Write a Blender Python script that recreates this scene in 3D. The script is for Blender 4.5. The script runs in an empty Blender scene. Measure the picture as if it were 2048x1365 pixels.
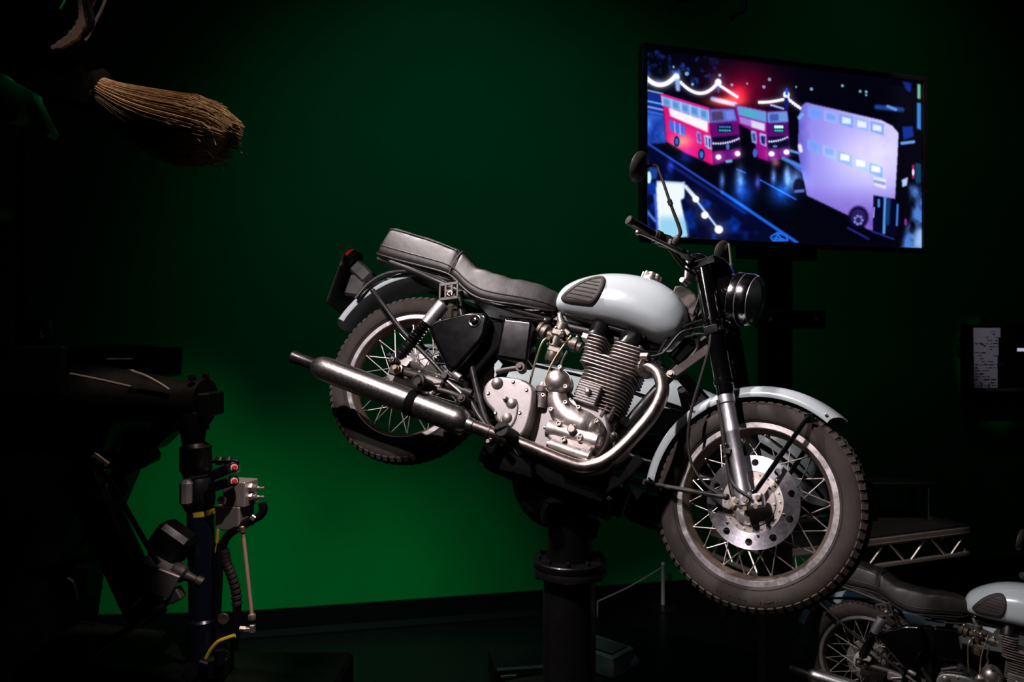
import bpy, math, random
import numpy as np
from mathutils import Vector, Matrix
random.seed(7); rng = np.random.default_rng(7)
SC = bpy.context.scene; COL = SC.collection
PI = math.pi; R = math.radians

# ---------------------------------------------------------------- camera, world, lights, exposure
CAMZ = 2.17; F = 1500.0                       # focal length in pixels of the 2048 wide frame
cam = bpy.data.cameras.new('camera'); camo = bpy.data.objects.new('camera', cam); COL.objects.link(camo)
camo.location = (0, 0, CAMZ); camo.rotation_euler = (PI / 2, 0, 0)
cam.sensor_width = 36; cam.lens = 36 * F / 2048; cam.clip_start = .05; cam.clip_end = 60
cam.dof.use_dof = True; cam.dof.focus_distance = 2.5; cam.dof.aperture_fstop = 4.0
SC.camera = camo
w = bpy.data.worlds.new('world'); SC.world = w; w.use_nodes = True
w.node_tree.nodes['Background'].inputs[0].default_value = (.5, .6, .65, 1)
w.node_tree.nodes['Background'].inputs[1].default_value = .0012
SC.view_settings.view_transform = 'Standard'; SC.view_settings.look = 'None'
SC.view_settings.gamma = 1; SC.view_settings.use_curve_mapping = False
SC.view_settings.exposure = 0

def spot(name, loc, target, watts, cone, blend, col, rad=.05):
    l = bpy.data.lights.new(name, 'SPOT'); l.energy = watts; l.color = col
    l.spot_size = R(cone); l.spot_blend = blend; l.shadow_soft_size = rad
    o = bpy.data.objects.new(name, l); COL.objects.link(o); o.location = loc
    o.rotation_euler = (Vector(target) - Vector(loc)).to_track_quat('-Z', 'Y').to_euler()
    return o
spot('key_spotlight', (-1.30, 1.10, 4.6), (.16, 2.58, 1.72), 385, 44, .3, (1, .89, .90), .04)
spot('second_key_spotlight', (-1.60, .90, 4.6), (.16, 2.58, 1.72), 140, 42, .3, (1, .86, .91), .04)
spot('sidecar_spotlight', (-1.3, 3.15, 5.0), (.75, 3.15, 1.7), 680, 32, .5, (1, .92, .90), .05)
for x_ in (-2.3, -1.35, -.45):
    spot('wall_floodlight', (x_, 3.6, 5.2), (x_, 5.25, 0), 480, 29, 1.0, (.5, 1, .75), .12)
spot('side_wash', (3.2, 4.7, 6.8), (3.2, 6.5, 1.6), 17, 95, 1.0, (.5, 1, 1.3), .3)  # added dim fill that lifts the right end of the wall
spot('wall_wash', (-.2, 2.2, 5.6), (-.15, 6.0, 2.5), 66, 78, 1.0, (.5, 1, 1.7), .3)
spot('broom_spotlight', (-.75, 2.35, 5.0), (-1.2, 2.7, 2.88), 400, 20, .35, (1, .78, .62), .03)
spot('cloak_fill', (-.9, 1.4, 4.8), (-1.47, 2.45, 3.16), 80, 11, .6, (1, .85, .8), .03)  # added fill for the hem and green bracket, beyond the broom lamp's reach
spot('rig_fill', (-.1, 1.6, 4.4), (-1.10, 3.05, 1.45), 300, 10.5, .5, (1, .84, .82), .03)  # added fill on the valve block, standing in for key spill
spot('deck_fill', (2.4, 3.5, 6.0), (2.8, 5.75, .62), 300, 17, .6, (1, .86, .80), .05)  # added fill that brightens the deck rails
spot('rear_bike_fill', (2.0, 4.9, 6.0), (2.45, 4.15, .85), 42, 16, .8, (1, .90, .92), .05)  # added overhead fill for the second bike's seat, tank and mudguard
spot('cabinet_fill', (3.7, 4.2, 5.0), (4.34, 6.75, 2.08), 95, 10, .9, (.95, .9, 1), .04)  # added narrow fill that brightens the paper on the cabinet

def at(px, py, d):
    """a point D metres in front of the camera's plane, on the sight line of a photo pixel"""
    return Vector(((px - 1024) / F * d, d, CAMZ - (py - 682.5) / F * d))

# ---------------------------------------------------------------- materials
def nmat(name):
    m = bpy.data.materials.new(name); m.use_nodes = True
    return m, m.node_tree.nodes, m.node_tree.links, m.node_tree.nodes['Principled BSDF']
def mat(name, col, rough=.5, metal=0., coat=0., spec=.5, bump=0., bscale=60., rvar=0., cvar=0., vscale=12., trans=0., ior=1.45):
    m, N, L, b = nmat(name)
    c = (*col, 1)
    b.inputs['Base Color'].default_value = c; b.inputs['Roughness'].default_value = rough
    b.inputs['Metallic'].default_value = metal; b.inputs['Coat Weight'].default_value = coat
    b.inputs['Coat Roughness'].default_value = .06
    b.inputs['Specular IOR Level'].default_value = spec
    if trans: b.inputs['Transmission Weight'].default_value = trans; b.inputs['IOR'].default_value = ior
    if bump or rvar or cvar:
        tc = N.new('ShaderNodeTexCoord')
        if rvar or cvar:
            n = N.new('ShaderNodeTexNoise'); n.inputs['Scale'].default_value = vscale; n.inputs['Detail'].default_value = 6
            n.inputs['Roughness'].default_value = .7
            L.new(tc.outputs['Object'], n.inputs['Vector'])
        if rvar:
            r = N.new('ShaderNodeMapRange'); r.inputs['From Min'].default_value = .3; r.inputs['From Max'].default_value = .7
            r.inputs['To Min'].default_value = max(.02, rough - rvar); r.inputs['To Max'].default_value = rough + rvar
            L.new(n.outputs['Fac'], r.inputs['Value']); L.new(r.outputs[0], b.inputs['Roughness'])
        if cvar:
            x = N.new('ShaderNodeMix'); x.data_type = 'RGBA'
            x.inputs['A'].default_value = (*[k * (1 - cvar) for k in col], 1)
            x.inputs['B'].default_value = (*[min(1, k * (1 + cvar)) for k in col], 1)
            r2 = N.new('ShaderNodeMapRange'); r2.inputs['From Min'].default_value = .3; r2.inputs['From Max'].default_value = .7
            L.new(n.outputs['Fac'], r2.inputs['Value']); L.new(r2.outputs[0], x.inputs['Factor'])
            L.new(x.outputs['Result'], b.inputs['Base Color'])
        if bump:
            n2 = N.new('ShaderNodeTexNoise'); n2.inputs['Scale'].default_value = bscale; n2.inputs['Detail'].default_value = 5
            L.new(tc.outputs['Object'], n2.inputs['Vector'])
            bp = N.new('ShaderNodeBump'); bp.inputs['Strength'].default_value = bump; bp.inputs['Distance'].default_value = .004
            L.new(n2.outputs['Fac'], bp.inputs['Height']); L.new(bp.outputs[0], b.inputs['Normal'])
    return m
M = dict(
    paint=mat('pale_grey_paint', (.46, .52, .54), .22, 0, .6, .5, rvar=.05, vscale=30),
    blackgloss=mat('black_gloss_enamel', (.0025, .0025, .003), .13, 0, .5, .4, rvar=.02, vscale=20),
    blacksatin=mat('black_satin_enamel', (.006, .0055, .006), .36, 0, .1, .4, rvar=.1, vscale=25),
    blackmatt=mat('black_matt', (.003, .003, .0033), .7, spec=.05, rvar=.1),
    rubber=mat('dusty_rubber', (.034, .027, .0235), .78, 0, 0, .35, bump=.12, bscale=260, cvar=.35, vscale=9),
    rubbertread=mat('worn_tread_rubber', (.075, .06, .053), .85, 0, 0, .3, cvar=.3, vscale=30),
    grip=mat('black_rubber_grip', (.022, .019, .018), .6, 0, 0, .4, bump=.15, bscale=200),
    pad=mat('knee_pad_rubber', (.026, .021, .0195), .62, 0, 0, .4, bump=.1, bscale=300),
    leather=mat('black_leather', (.023, .0195, .0185), .48, 0, 0, .5, bump=.3, bscale=26, rvar=.1, vscale=14),
    chrome=mat('chrome', (.72, .70, .72), .16, 1, rvar=.06, vscale=30),
    pipe=mat('worn_chrome_pipe', (.46, .39, .36), .30, 1, rvar=.05, cvar=.08, vscale=40),
    muffler=mat('worn_chrome_silencer', (.62, .56, .55), .31, 1, bump=.012, bscale=260, rvar=.06, cvar=.05, vscale=120),
    engine=mat('dull_aluminium', (.50, .45, .43), .42, .92, rvar=.12, cvar=.16, vscale=20, bump=.05, bscale=150),
    engineflat=mat('pale_cast_aluminium', (.33, .305, .30), .50, .8, rvar=.1, cvar=.12, vscale=24, bump=.06, bscale=200),
    fins=mat('cylinder_fin_metal', (.36, .31, .30), .44, .85, rvar=.1, cvar=.25, vscale=25),
    rimm=mat('rim_alloy', (.62, .58, .58), .36, .85, rvar=.1, cvar=.08, vscale=40),
    rimwell=mat('rusty_rim_well', (.12, .085, .065), .6, .4, cvar=.4, vscale=30),
    fork=mat('polished_fork_alloy', (.66, .63, .68), .40, .92, rvar=.06, vscale=40),
    plate=mat('brushed_alloy_plate', (.74, .72, .79), .34, 1, rvar=.05, cvar=.03, vscale=90),
    drum=mat('painted_drum_cover', (.56, .50, .47), .5, .35, cvar=.12, vscale=25),
    spoke=mat('spoke_steel', (.62, .56, .52), .46, .9),
    bolt=mat('dull_bolt_steel', (.50, .45, .40), .38, .95),
    brass=mat('dull_brass', (.30, .24, .16), .45, .9, cvar=.3, vscale=40),
    dirty=mat('dirty_carburettor_metal', (.20, .175, .15), .5, .8, cvar=.35, vscale=40, bump=.1, bscale=120),
    frame=mat('dusty_black_frame', (.020, .017, .017), .45, 0, .05, .5, rvar=.12, cvar=.4, vscale=30),
    greytube=mat('grey_strap_metal', (.065, .056, .053), .52, .5, cvar=.2, bump=.1, bscale=160),
    cable=mat('black_cable', (.018, .014, .013), .45),
    redlens=mat('red_lens', (.42, .01, .012), .18, 0, .3),
    reflector=mat('lamp_reflector', (.80, .84, .84), .5, .6),
    navy=mat('dark_navy_barrel', (.004, .006, .014), .30, 0, .2, .5, rvar=.06),
    rig=mat('black_rig_steel', (.0035, .0035, .004), .45, 0, .02, .18, rvar=.1),
    alloyblock=mat('grey_alloy_block', (.34, .30, .30), .45, .6, cvar=.1),
    steelfit=mat('steel_fitting', (.62, .58, .56), .36, .9),
    copper=mat('copper_pipe', (.80, .50, .42), .42, .6),
    yellow=mat('yellow_sheath', (.42, .30, .02), .5),
    redcap=mat('red_cap', (.55, .03, .04), .4),
    whitecap=mat('white_cap_ring', (.6, .5, .5), .5),
    aluprofile=mat('raw_aluminium_profile', (.62, .53, .47), .42, .7, cvar=.15, vscale=18),
    deck=mat('black_deck_board', (.008, .0075, .007), .7, cvar=.3),
    paper=mat('handwritten_paper', (.52, .48, .56), .8),
    ink=mat('dark_ink', (.03, .03, .05), .8),
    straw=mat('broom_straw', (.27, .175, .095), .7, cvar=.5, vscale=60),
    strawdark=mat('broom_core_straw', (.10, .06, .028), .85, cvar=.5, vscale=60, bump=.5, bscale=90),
    wood=mat('dark_wood', (.04, .024, .013), .6, cvar=.3, vscale=30),
    cloak=mat('black_wool_cloth', (.0012, .0011, .0012), .95, spec=.02, bump=.3, bscale=60),
    hem=mat('brown_leather_hem', (.13, .085, .068), .6, cvar=.3, vscale=40, bump=.4, bscale=80),
    rod=mat('pale_rod', (.6, .52, .5), .35, .8),
    greenarm=mat('green_painted_steel', (.004, .20, .055), .45),
    stanchion=mat('grey_stanchion', (.34, .33, .33), .5, .2),
    rope=mat('grey_rope', (.2, .2, .19), .9),
    duct=mat('pale_gaffer', (.11, .10, .085), .7),
)
def thinglass(name, col, refl):
    m, N, L, b = nmat(name); N.remove(b); out = N['Material Output']
    t = N.new('ShaderNodeBsdfTransparent'); t.inputs[0].default_value = (*col, 1); g = N.new('ShaderNodeBsdfGlossy'); g.inputs['Roughness'].default_value = .12
    x = N.new('ShaderNodeMixShader'); f = N.new('ShaderNodeLayerWeight'); f.inputs['Blend'].default_value = refl
    L.new(f.outputs['Facing'], x.inputs[0]); L.new(t.outputs[0], x.inputs[1]); L.new(g.outputs[0], x.inputs[2]); L.new(x.outputs[0], out.inputs[0]); return m
M['tinglass'] = thinglass('lamp_glass', (.93, .96, .96), .25)
M['clearglass'] = thinglass('windscreen_glass', (.70, .88, .86), .2)
def wallmat():
    m, N, L, b = nmat('chroma_green_wall')
    b.inputs['Roughness'].default_value = .75; b.inputs['Specular IOR Level'].default_value = .03
    tc = N.new('ShaderNodeTexCoord')
    n = N.new('ShaderNodeTexNoise'); n.inputs['Scale'].default_value = 1.1; n.inputs['Detail'].default_value = 6
    L.new(tc.outputs['Object'], n.inputs['Vector'])
    cr = N.new('ShaderNodeValToRGB')
    cr.color_ramp.elements[0].position = .25; cr.color_ramp.elements[0].color = (.0002, .155, .028, 1)
    cr.color_ramp.elements[1].position = .75; cr.color_ramp.elements[1].color = (.0003, .195, .036, 1)
    L.new(n.outputs['Fac'], cr.inputs[0]); L.new(cr.outputs[0], b.inputs['Base Color'])
    return m
M['wall'] = wallmat()
b_ = M['plate'].node_tree.nodes['Principled BSDF']; b_.inputs['Anisotropic'].default_value = .75; b_.inputs['Anisotropic Rotation'].default_value = .25    # turned on a lathe
t_ = M['plate'].node_tree.nodes.new('ShaderNodeTangent'); t_.direction_type = 'RADIAL'; t_.axis = 'Y'; M['plate'].node_tree.links.new(t_.outputs[0], b_.inputs['Tangent'])
M['floor'] = mat('glossy_black_floor', (.003, .003, .0033), .32, 0, 0, .2, rvar=.1, vscale=6)
M['skirt'] = mat('black_skirting', (.0022, .0022, .0025), .7, spec=.1)
M['carpet'] = mat('grey_edge_strip', (.0045, .004, .004), .9, spec=.05)
def emis(name, attr=None, col=(1, 1, 1), s=1.):
    m, N, L, b = nmat(name)
    b.inputs['Base Color'].default_value = (.004, .004, .005, 1); b.inputs['Roughness'].default_value = .25
    b.inputs['Emission Strength'].default_value = s
    if attr:
        a = N.new('ShaderNodeAttribute'); a.attribute_name = attr
        L.new(a.outputs['Color'], b.inputs['Emission Color'])
    else: b.inputs['Emission Color'].default_value = (*col, 1)
    return m

# ---------------------------------------------------------------- mesh builder
def crom(P, k):
    P = [Vector(p) for p in P]
    if k <= 1 or len(P) < 3: return P
    out = []
    for i in range(len(P) - 1):
        a = P[i - 1] if i else P[0] * 2 - P[1]; b = P[i]; c = P[i + 1]
        d = P[i + 2] if i + 2 < len(P) else P[-1] * 2 - P[-2]
        for j in range(k):
            t = j / k
            out.append(.5 * ((2 * b) + (c - a) * t + (2 * a - 5 * b + 4 * c - d) * t * t + (3 * b - a - 3 * c + d) * t ** 3))
    out.append(P[-1]); return out
def crom_closed(P, k):
    n = len(P); P = [Vector((*p, 0)) for p in P]; out = []
    for i in range(n):
        a, b, c, d = P[i - 1], P[i], P[(i + 1) % n], P[(i + 2) % n]
        for j in range(k):
            t = j / k
            q = .5 * ((2 * b) + (c - a) * t + (2 * a - 5 * b + 4 * c - d) * t * t + (3 * b - a - 3 * c + d) * t ** 3)
            out.append((q.x, q.y))
    return out
def lerp_list(L_, t):
    x = t * (len(L_) - 1); i = min(int(x), len(L_) - 2); return L_[i] + (L_[i + 1] - L_[i]) * (x - i)
def fillet(P, n=6):
    """(x, z, radius) corners -> outline with rounded corners"""
    out = []; m = len(P)
    for i in range(m):
        a, b, c = Vector(P[i - 1][:2]), Vector(P[i][:2]), Vector(P[(i + 1) % m][:2]); r_ = P[i][2]
        u, v = (a - b).normalized(), (c - b).normalized(); h = math.acos(max(-1, min(1, u.dot(v)))) / 2
        t = min(r_ / math.tan(h), .48 * (a - b).length, .48 * (c - b).length); r_ = t * math.tan(h); o = b + (u + v).normalized() * (r_ / math.sin(h))
        p0, p1 = b + u * t - o, b + v * t - o; w0 = math.atan2(p0.y, p0.x); dw = (math.atan2(p1.y, p1.x) - w0 + PI) % (2 * PI) - PI
        out += [(o.x + r_ * math.cos(w0 + dw * k / n), o.y + r_ * math.sin(w0 + dw * k / n)) for k in range(n + 1)]
    return out
def area2(P): return sum(P[i - 1][0] * P[i][1] - P[i][0] * P[i - 1][1] for i in range(len(P)))
def inset(P, d):
    n = len(P); out = []
    for i in range(n):
        a, b, c = P[i - 1], P[i], P[(i + 1) % n]
        e1 = Vector((b[0] - a[0], b[1] - a[1])); e2 = Vector((c[0] - b[0], c[1] - b[1]))
        if e1.length < 1e-9 or e2.length < 1e-9: out.append(b); continue
        e1.normalize(); e2.normalize()
        n1 = Vector((-e1.y, e1.x)); n2 = Vector((-e2.y, e2.x)); m = n1 + n2
        if m.length < 1e-6: m = n1
        m.normalize(); k = max(.45, m.dot(n1)); out.append((b[0] + m.x * d / k, b[1] + m.y * d / k))
    return out

class MB:
    def __init__(s): s.v = []; s.f = []; s.cuts = []
    def nxt(s): s.cuts.append((len(s.v), len(s.f))); return s
    def add(s, vs, fs):
        o = len(s.v); s.v += [tuple(v) for v in vs]; s.f += [tuple(i + o for i in f) for f in fs]; return s
    def loft(s, loops, c0=True, c1=True, wrap=True):
        n = len(loops[0]); vs = [v for l in loops for v in l]; fs = []
        for i in range(len(loops) - 1):
            for j in range(n if wrap else n - 1):
                k = (j + 1) % n
                fs.append((i * n + j, i * n + k, (i + 1) * n + k, (i + 1) * n + j))
        if c0 and wrap: fs.append(tuple(reversed(range(n))))
        if c1 and wrap: fs.append(tuple(range((len(loops) - 1) * n, len(loops) * n)))
        return s.add(vs, fs)
    def tube(s, pts, r, n=10, k=1, closed=False, caps=True):
        P = crom(pts, k); m = len(P); rr = r if isinstance(r, (list, tuple)) else [r, r]
        T = []
        for i in range(m):
            a = P[i - 1] if (i or closed) else P[0]; b = P[(i + 1) % m] if (i < m - 1 or closed) else P[-1]
            t = b - a; T.append(t.normalized() if t.length > 1e-9 else Vector((0, 0, 1)))
        u = T[0].orthogonal().normalized(); loops = []
        for i in range(m):
            u = (u - T[i] * u.dot(T[i]));  u = u.normalized() if u.length > 1e-6 else T[i].orthogonal().normalized()
            v = T[i].cross(u); q = lerp_list(rr, i / max(1, m - 1))
            loops.append([P[i] + (u * math.cos(2 * PI * j / n) + v * math.sin(2 * PI * j / n)) * q for j in range(n)])
        if closed: loops.append(loops[0]); caps = False
        return s.loft(loops, caps, caps)
    def cyl(s, a, b, r, r2=None, n=20, ch=0.):
        a, b = Vector(a), Vector(b); d = (b - a); l = d.length; d.normalize()
        r2 = r if r2 is None else r2
        if ch: prof = [(r - ch, 0), (r, ch), (r2, l - ch), (r2 - ch, l)]
        else: prof = [(r, 0), (r2, l)]
        return s.lathe(prof, a, d, n)
    def lathe(s, prof, o=(0, 0, 0), ax=(0, 1, 0), n=32, closed=False, caps=True, a0=0., a1=2 * PI, ref=None):
        o = Vector(o); ax = Vector(ax).normalized()
        u = Vector(ref) if ref else ax.orthogonal().normalized(); u = (u - ax * u.dot(ax)).normalized(); v = ax.cross(u)
        full = abs(a1 - a0 - 2 * PI) < 1e-6; m = n if full else n + 1
        loops = []
        for r, h in prof:
            loops.append([o + ax * h + (u * math.cos(a0 + (a1 - a0) * j / n) + v * math.sin(a0 + (a1 - a0) * j / n)) * max(r, 1e-5) for j in range(m)])
        if closed: loops.append(loops[0]); caps = False
        return s.loft(loops, caps, caps, full)
    def box(s, c, size, Rm=None, b=0.):
        c = Vector(c); h = [x / 2 for x in size]; b = min(b, *[x * .98 for x in h]) if b else 0
        if not b:
            vs = [Vector((x * h[0], y * h[1], z * h[2])) for x in (-1, 1) for y in (-1, 1) for z in (-1, 1)]
            fs = [(0, 1, 3, 2), (4, 6, 7, 5), (0, 4, 5, 1), (2, 3, 7, 6), (0, 2, 6, 4), (1, 5, 7, 3)]
        else:
            vs = []; idx = {}
            for x in (-1, 1):
                for y in (-1, 1):
                    for z in (-1, 1):
                        sg = (x, y, z)
                        for ax in range(3):
                            p = [sg[i] * (h[i] - (b if i != ax else 0)) for i in range(3)]
                            idx[(sg, ax)] = len(vs); vs.append(Vector(p))
            fs = []
            for ax in range(3):
                o1, o2 = [i for i in range(3) if i != ax]
                for sgn in (-1, 1):
                    q = []
                    for a_, b_ in ((-1, -1), (1, -1), (1, 1), (-1, 1)):
                        k = [0, 0, 0]; k[ax] = sgn; k[o1] = a_; k[o2] = b_; q.append(idx[(tuple(k), ax)])
                    fs.append(tuple(q))
                for a_ in (-1, 1):
                    for b_ in (-1, 1):
                        k0 = [0, 0, 0]; k0[ax] = -1; k0[o1] = a_; k0[o2] = b_; k1 = list(k0); k1[ax] = 1
                        fs.append((idx[(tuple(k0), o1)], idx[(tuple(k1), o1)], idx[(tuple(k1), o2)], idx[(tuple(k0), o2)]))
            for x in (-1, 1):
                for y in (-1, 1):
                    for z in (-1, 1): fs.append(tuple(idx[((x, y, z), a)] for a in range(3)))
            vs2 = []
            cen = Vector((0, 0, 0)); fs2 = []
            for f in fs:
                p = [vs[i] for i in f]; nrm = (p[1] - p[0]).cross(p[2] - p[0])
                fs2.append(f if nrm.dot(sum(p, Vector()) / len(p)) > 0 else tuple(reversed(f)))
            fs = fs2
        if Rm is not None: vs = [Rm @ v for v in vs]
        return s.add([c + v for v in vs], fs)
    def bar(s, a, b, wd, ht, up=(0, 0, 1), bev=0.):
        a, b = Vector(a), Vector(b); x = (b - a); l = x.length; x.normalize(); y = Vector(up).cross(x).normalized(); z = x.cross(y)
        return s.box((a + b) / 2, (l, wd, ht), Matrix((x, y, z)).transposed(), bev)
    def plate(s, poly, y0, y1, r=.004, k=1, steps=3, T=None):
        """a 2-D outline (x,z) extruded from y0 (hidden) to y1 (seen), rounded by r at the y1 edge"""
        P = crom_closed(poly, k) if k > 1 else [tuple(p) for p in poly]
        if area2(P) < 0: P = P[::-1]
        sg = 1 if y1 > y0 else -1; loops = [[(x, y0, z) for x, z in P]]
        for i in range(steps + 1):
            t = i / steps * PI / 2; d = r * (1 - math.cos(t)); h = r * math.sin(t)
            Q = inset(P, d) if d > 0 else P
            loops.append([(x, y1 - sg * (r - h), z) for x, z in Q])
        loops.append([(x, y1, z) for x, z in inset(P, r + .0012)])
        if T: loops = [[T(p) for p in l] for l in loops]
        return s.loft(loops)
    def sphere(s, c, r, n=16, sc=(1, 1, 1)):
        m = n // 2; c = Vector(c); loops = []
        for i in range(1, m):
            t = PI * i / m
            loops.append([c + Vector((r * sc[0] * math.sin(t) * math.cos(2 * PI * j / n), r * sc[1] * math.sin(t) * math.sin(2 * PI * j / n), -r * sc[2] * math.cos(t))) for j in range(n)])
        o = len(s.v); s.loft(loops, False, False)
        b, t_ = len(s.v), len(s.v) + 1
        s.v += [tuple(c - Vector((0, 0, r * sc[2]))), tuple(c + Vector((0, 0, r * sc[2])))]
        e = o + (m - 2) * n
        for j in range(n):
            k = (j + 1) % n; s.f += [(b, o + k, o + j), (t_, e + j, e + k)]
        return s
    def hexnut(s, c, ax, r, h):
        return s.lathe([(r * .9, 0), (r, h * .12), (r, h * .85), (r * .88, h)], c, ax, 6)
    def build(s, name, m, parent=None, Mx=None, ang=35, flat=False):
        me = bpy.data.meshes.new(name); me.from_pydata(s.v, [], s.f); me.validate()
        me.polygons.foreach_set('use_smooth', [not flat] * len(me.polygons))
        if not flat: me.set_sharp_from_angle(angle=R(ang))
        me.materials.append(m)
        o = bpy.data.objects.new(name, me); COL.objects.link(o)
        if parent: o.parent = parent
        if Mx is not None: o.matrix_local = Mx
        return o
def build_each(mb, name, m, parent=None, Mx=None):
    """one object per item between two nxt() calls"""
    a = b = 0; out = []
    for c, d in mb.cuts + ([(len(mb.v), len(mb.f))] if not mb.cuts or mb.cuts[-1][0] < len(mb.v) else []):
        k = MB(); k.v = mb.v[a:c]; k.f = [tuple(i - a for i in f) for f in mb.f[b:d]]; out.append(k.build(name, m, parent, Mx)); a, b = c, d
    return out
def fix_normals(o):
    import bmesh
    b = bmesh.new(); b.from_mesh(o.data); bmesh.ops.recalc_face_normals(b, faces=b.faces); b.to_mesh(o.data); b.free(); return o
def thing(name, label, cat, loc=(0, 0, 0), Mx=None, group=None):
    o = bpy.data.objects.new(name, None); COL.objects.link(o); o.empty_display_size = .1
    if Mx is not None: o.matrix_world = Mx
    else: o.location = loc
    return tag(o, label, cat, group)
def tag(o, label, cat, group=None):
    o['label'] = label; o['category'] = cat
    if group: o['group'] = group
    return o
def structure(o): o['kind'] = 'structure'; return o
def copy_tree(o, parent=None):
    c = o.copy(); COL.objects.link(c)
    if parent: c.parent = parent
    for ch in list(o.children): copy_tree(ch, c)
    return c

# ---------------------------------------------------------------- the setting
def wy(x): return 5.99 + .21 * x                # the back wall runs away to the right
def wallseg(name, x0, x1, z0, z1, off=0., thick=.12, slope=None, m='wall'):
    a = Vector((x0, wy(x0) + off, 0)); b = Vector((x1, wy(x1) + off if slope is None else wy(x0) + off + slope * (x1 - x0), 0))
    n = Vector((b - a).cross(Vector((0, 0, 1)))).normalized() * -thick
    mb = MB(); vs = []
    for p in (a, b, b + n, a + n):
        for z in (z0, z1): vs.append((p.x, p.y, z))
    mb.add(vs, [(0, 2, 3, 1), (2, 4, 5, 3), (4, 6, 7, 5), (6, 0, 1, 7), (1, 3, 5, 7), (0, 6, 4, 2)])
    return structure(fix_normals(mb.build(name, M[m], ang=10)))
XC = -2.07                                     # slight bend between the two wall panels, put in so their brightness differs
wallseg('wall_back', XC, 9.0, 0, 7.0)
def leftwall(name, z0, z1, off, thick, m):
    a = Vector((XC, wy(XC) + off, 0)); b = Vector((-8.0, wy(XC) + off - .06 * (8 + XC), 0))
    mb = MB(); d = Vector((0, thick, 0)); vs = []
    for p in (a, b, b + d, a + d):
        for z in (z0, z1): vs.append((p.x, p.y, z))
    mb.add(vs, [(0, 2, 3, 1), (2, 4, 5, 3), (4, 6, 7, 5), (6, 0, 1, 7), (1, 3, 5, 7), (0, 6, 4, 2)])
    return structure(fix_normals(mb.build(name, M[m], ang=10)))
leftwall('wall_left', 0, 7.0, 0, .12, 'wall')
structure(MB().box((0, 3, -.05), (18, 12, .1)).build('floor', M['floor']))
wallseg('baseboard_back', XC, 9.0, 0, .165, -.03, .03, m='skirt')
leftwall('baseboard_left', 0, .165, -.03, .03, 'skirt')
wallseg('trim_1', XC - .6, .22, 0, .02, -.16, .13, m='carpet')

# ---------------------------------------------------------------- the motorcycle (x forward, y left, z up, origin on the ground line under the rear axle)
BR = Matrix(((.88132, .27734, .38256), (-.38012, .89706, .22536), (-.28068, -.34403, .89602)))
BM = Matrix.Translation(Vector((-.3935, 2.9119, CAMZ - .147)) - BR @ Vector((0, 0, .325))) @ BR.to_4x4()
RAKE = R(27); WB = 1.34
SA = Vector((1.29545, 0, .3023))               # a point on the steering axis
ST = Matrix.Translation(SA) @ Matrix.Rotation(-.3262, 4, Vector((-math.sin(RAKE), 0, math.cos(RAKE)))) @ Matrix.Translation(-SA)
bike = thing('motorcycle', 'vintage pale grey motorcycle held up nose down on a black post', 'motorcycle', Mx=BM)
def P(mb, name, m, parent=None, st=False, ang=35):
    return mb.build(name, M[m], parent or bike, ST if st and not parent else None, ang)
X, Y, Zv = Vector((1, 0, 0)), Vector((0, 1, 0)), Vector((0, 0, 1))
RT = Vector((0, -1, 0))

# --- wheels
def make_wheel(front):
    ax = RT
    mb = MB()
    prof = [(.255, .036), (.256, .033), (.246, .026), (.240, .018), (.236, 0), (.240, -.018), (.246, -.026), (.256, -.033), (.255, -.036),
            (.239, -.036), (.2365, -.033), (.232, -.022), (.224, -.012), (.222, 0), (.224, .012), (.232, .022), (.2365, .033), (.239, .036)]
    mb.lathe(prof, ax=ax, n=96, closed=True)
    Mx = Matrix.Translation((WB if front else 0, 0, .325))
    w_ = mb.build('front_wheel' if front else 'rear_wheel', M['rimm'], bike, (ST @ Mx) if front else Mx, 30)
    well = MB().lathe([(.2362, -.0325), (.2312, -.0215), (.2232, -.0115), (.2213, 0), (.2232, .0115), (.2312, .0215), (.2362, .0325)], ax=ax, n=96, caps=False)
    well.build('rim_well', M['rimwell'], w_)
    # tyre with its tread blocks
    t = MB()
    half = [(.252, .030), (.258, .040), (.272, .0475), (.290, .0505), (.306, .0485), (.318, .043), (.326, .034), (.3315, .020), (.333, 0)]
    prof = half + [(r, -y) for r, y in reversed(half[:-1])] + [(.246, -.020), (.246, .020)]
    t.lathe(prof, ax=ax, n=144, closed=True)
    for r_ in (.263, .2665): t.lathe([(r_, .0425), (r_ + .001, .0455), (r_ + .002, .0445)], ax=ax, n=96, caps=False)
    ty = t.build('tyre', M['rubber'], w_)
    b = MB(); N_ = 72
    for sgn in (1, -1):
        for i in range(N_):
            for row, (r0, y0, r1, y1, w0, w1, ph) in enumerate(((.3165, .0440, .3300, .0305, .74, .66, 0), (.3305, .0265, .3352, .0085, .74, .74, .5))):
                c = (i + ph + (.25 if sgn < 0 else 0)) * 2 * PI / N_; hw0 = w0 * PI / N_; hw1 = w1 * PI / N_
                lo, hi = [], []
                for r_, y_, hw in ((r0, y0, hw0), (r1, y1, hw1)):
                    for s_ in (-1, 1):
                        sh = .35 * hw if row else 0
                        a_ = c + s_ * hw + (sh if r_ == r1 else -sh)
                        lo.append(((r_ - .010) * math.cos(a_), sgn * (y_ - .004), (r_ - .010) * math.sin(a_)))
                        a_ = c + s_ * hw * .86 + (sh if r_ == r1 else -sh)
                        k = .0028 if row == 0 else .001
                        hi.append(((r_ + k * .6) * math.cos(a_), sgn * (y_ + (k * .8)), (r_ + k * .6) * math.sin(a_)))
                b.add(lo + hi, [(0, 1, 5, 4), (1, 3, 7, 5), (3, 2, 6, 7), (2, 0, 4, 6), (4, 5, 7, 6)])
    fix_normals(b.build('tread', M['rubbertread'], w_, ang=20))
    if not front: return w_, ty
    return w_, ty
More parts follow.
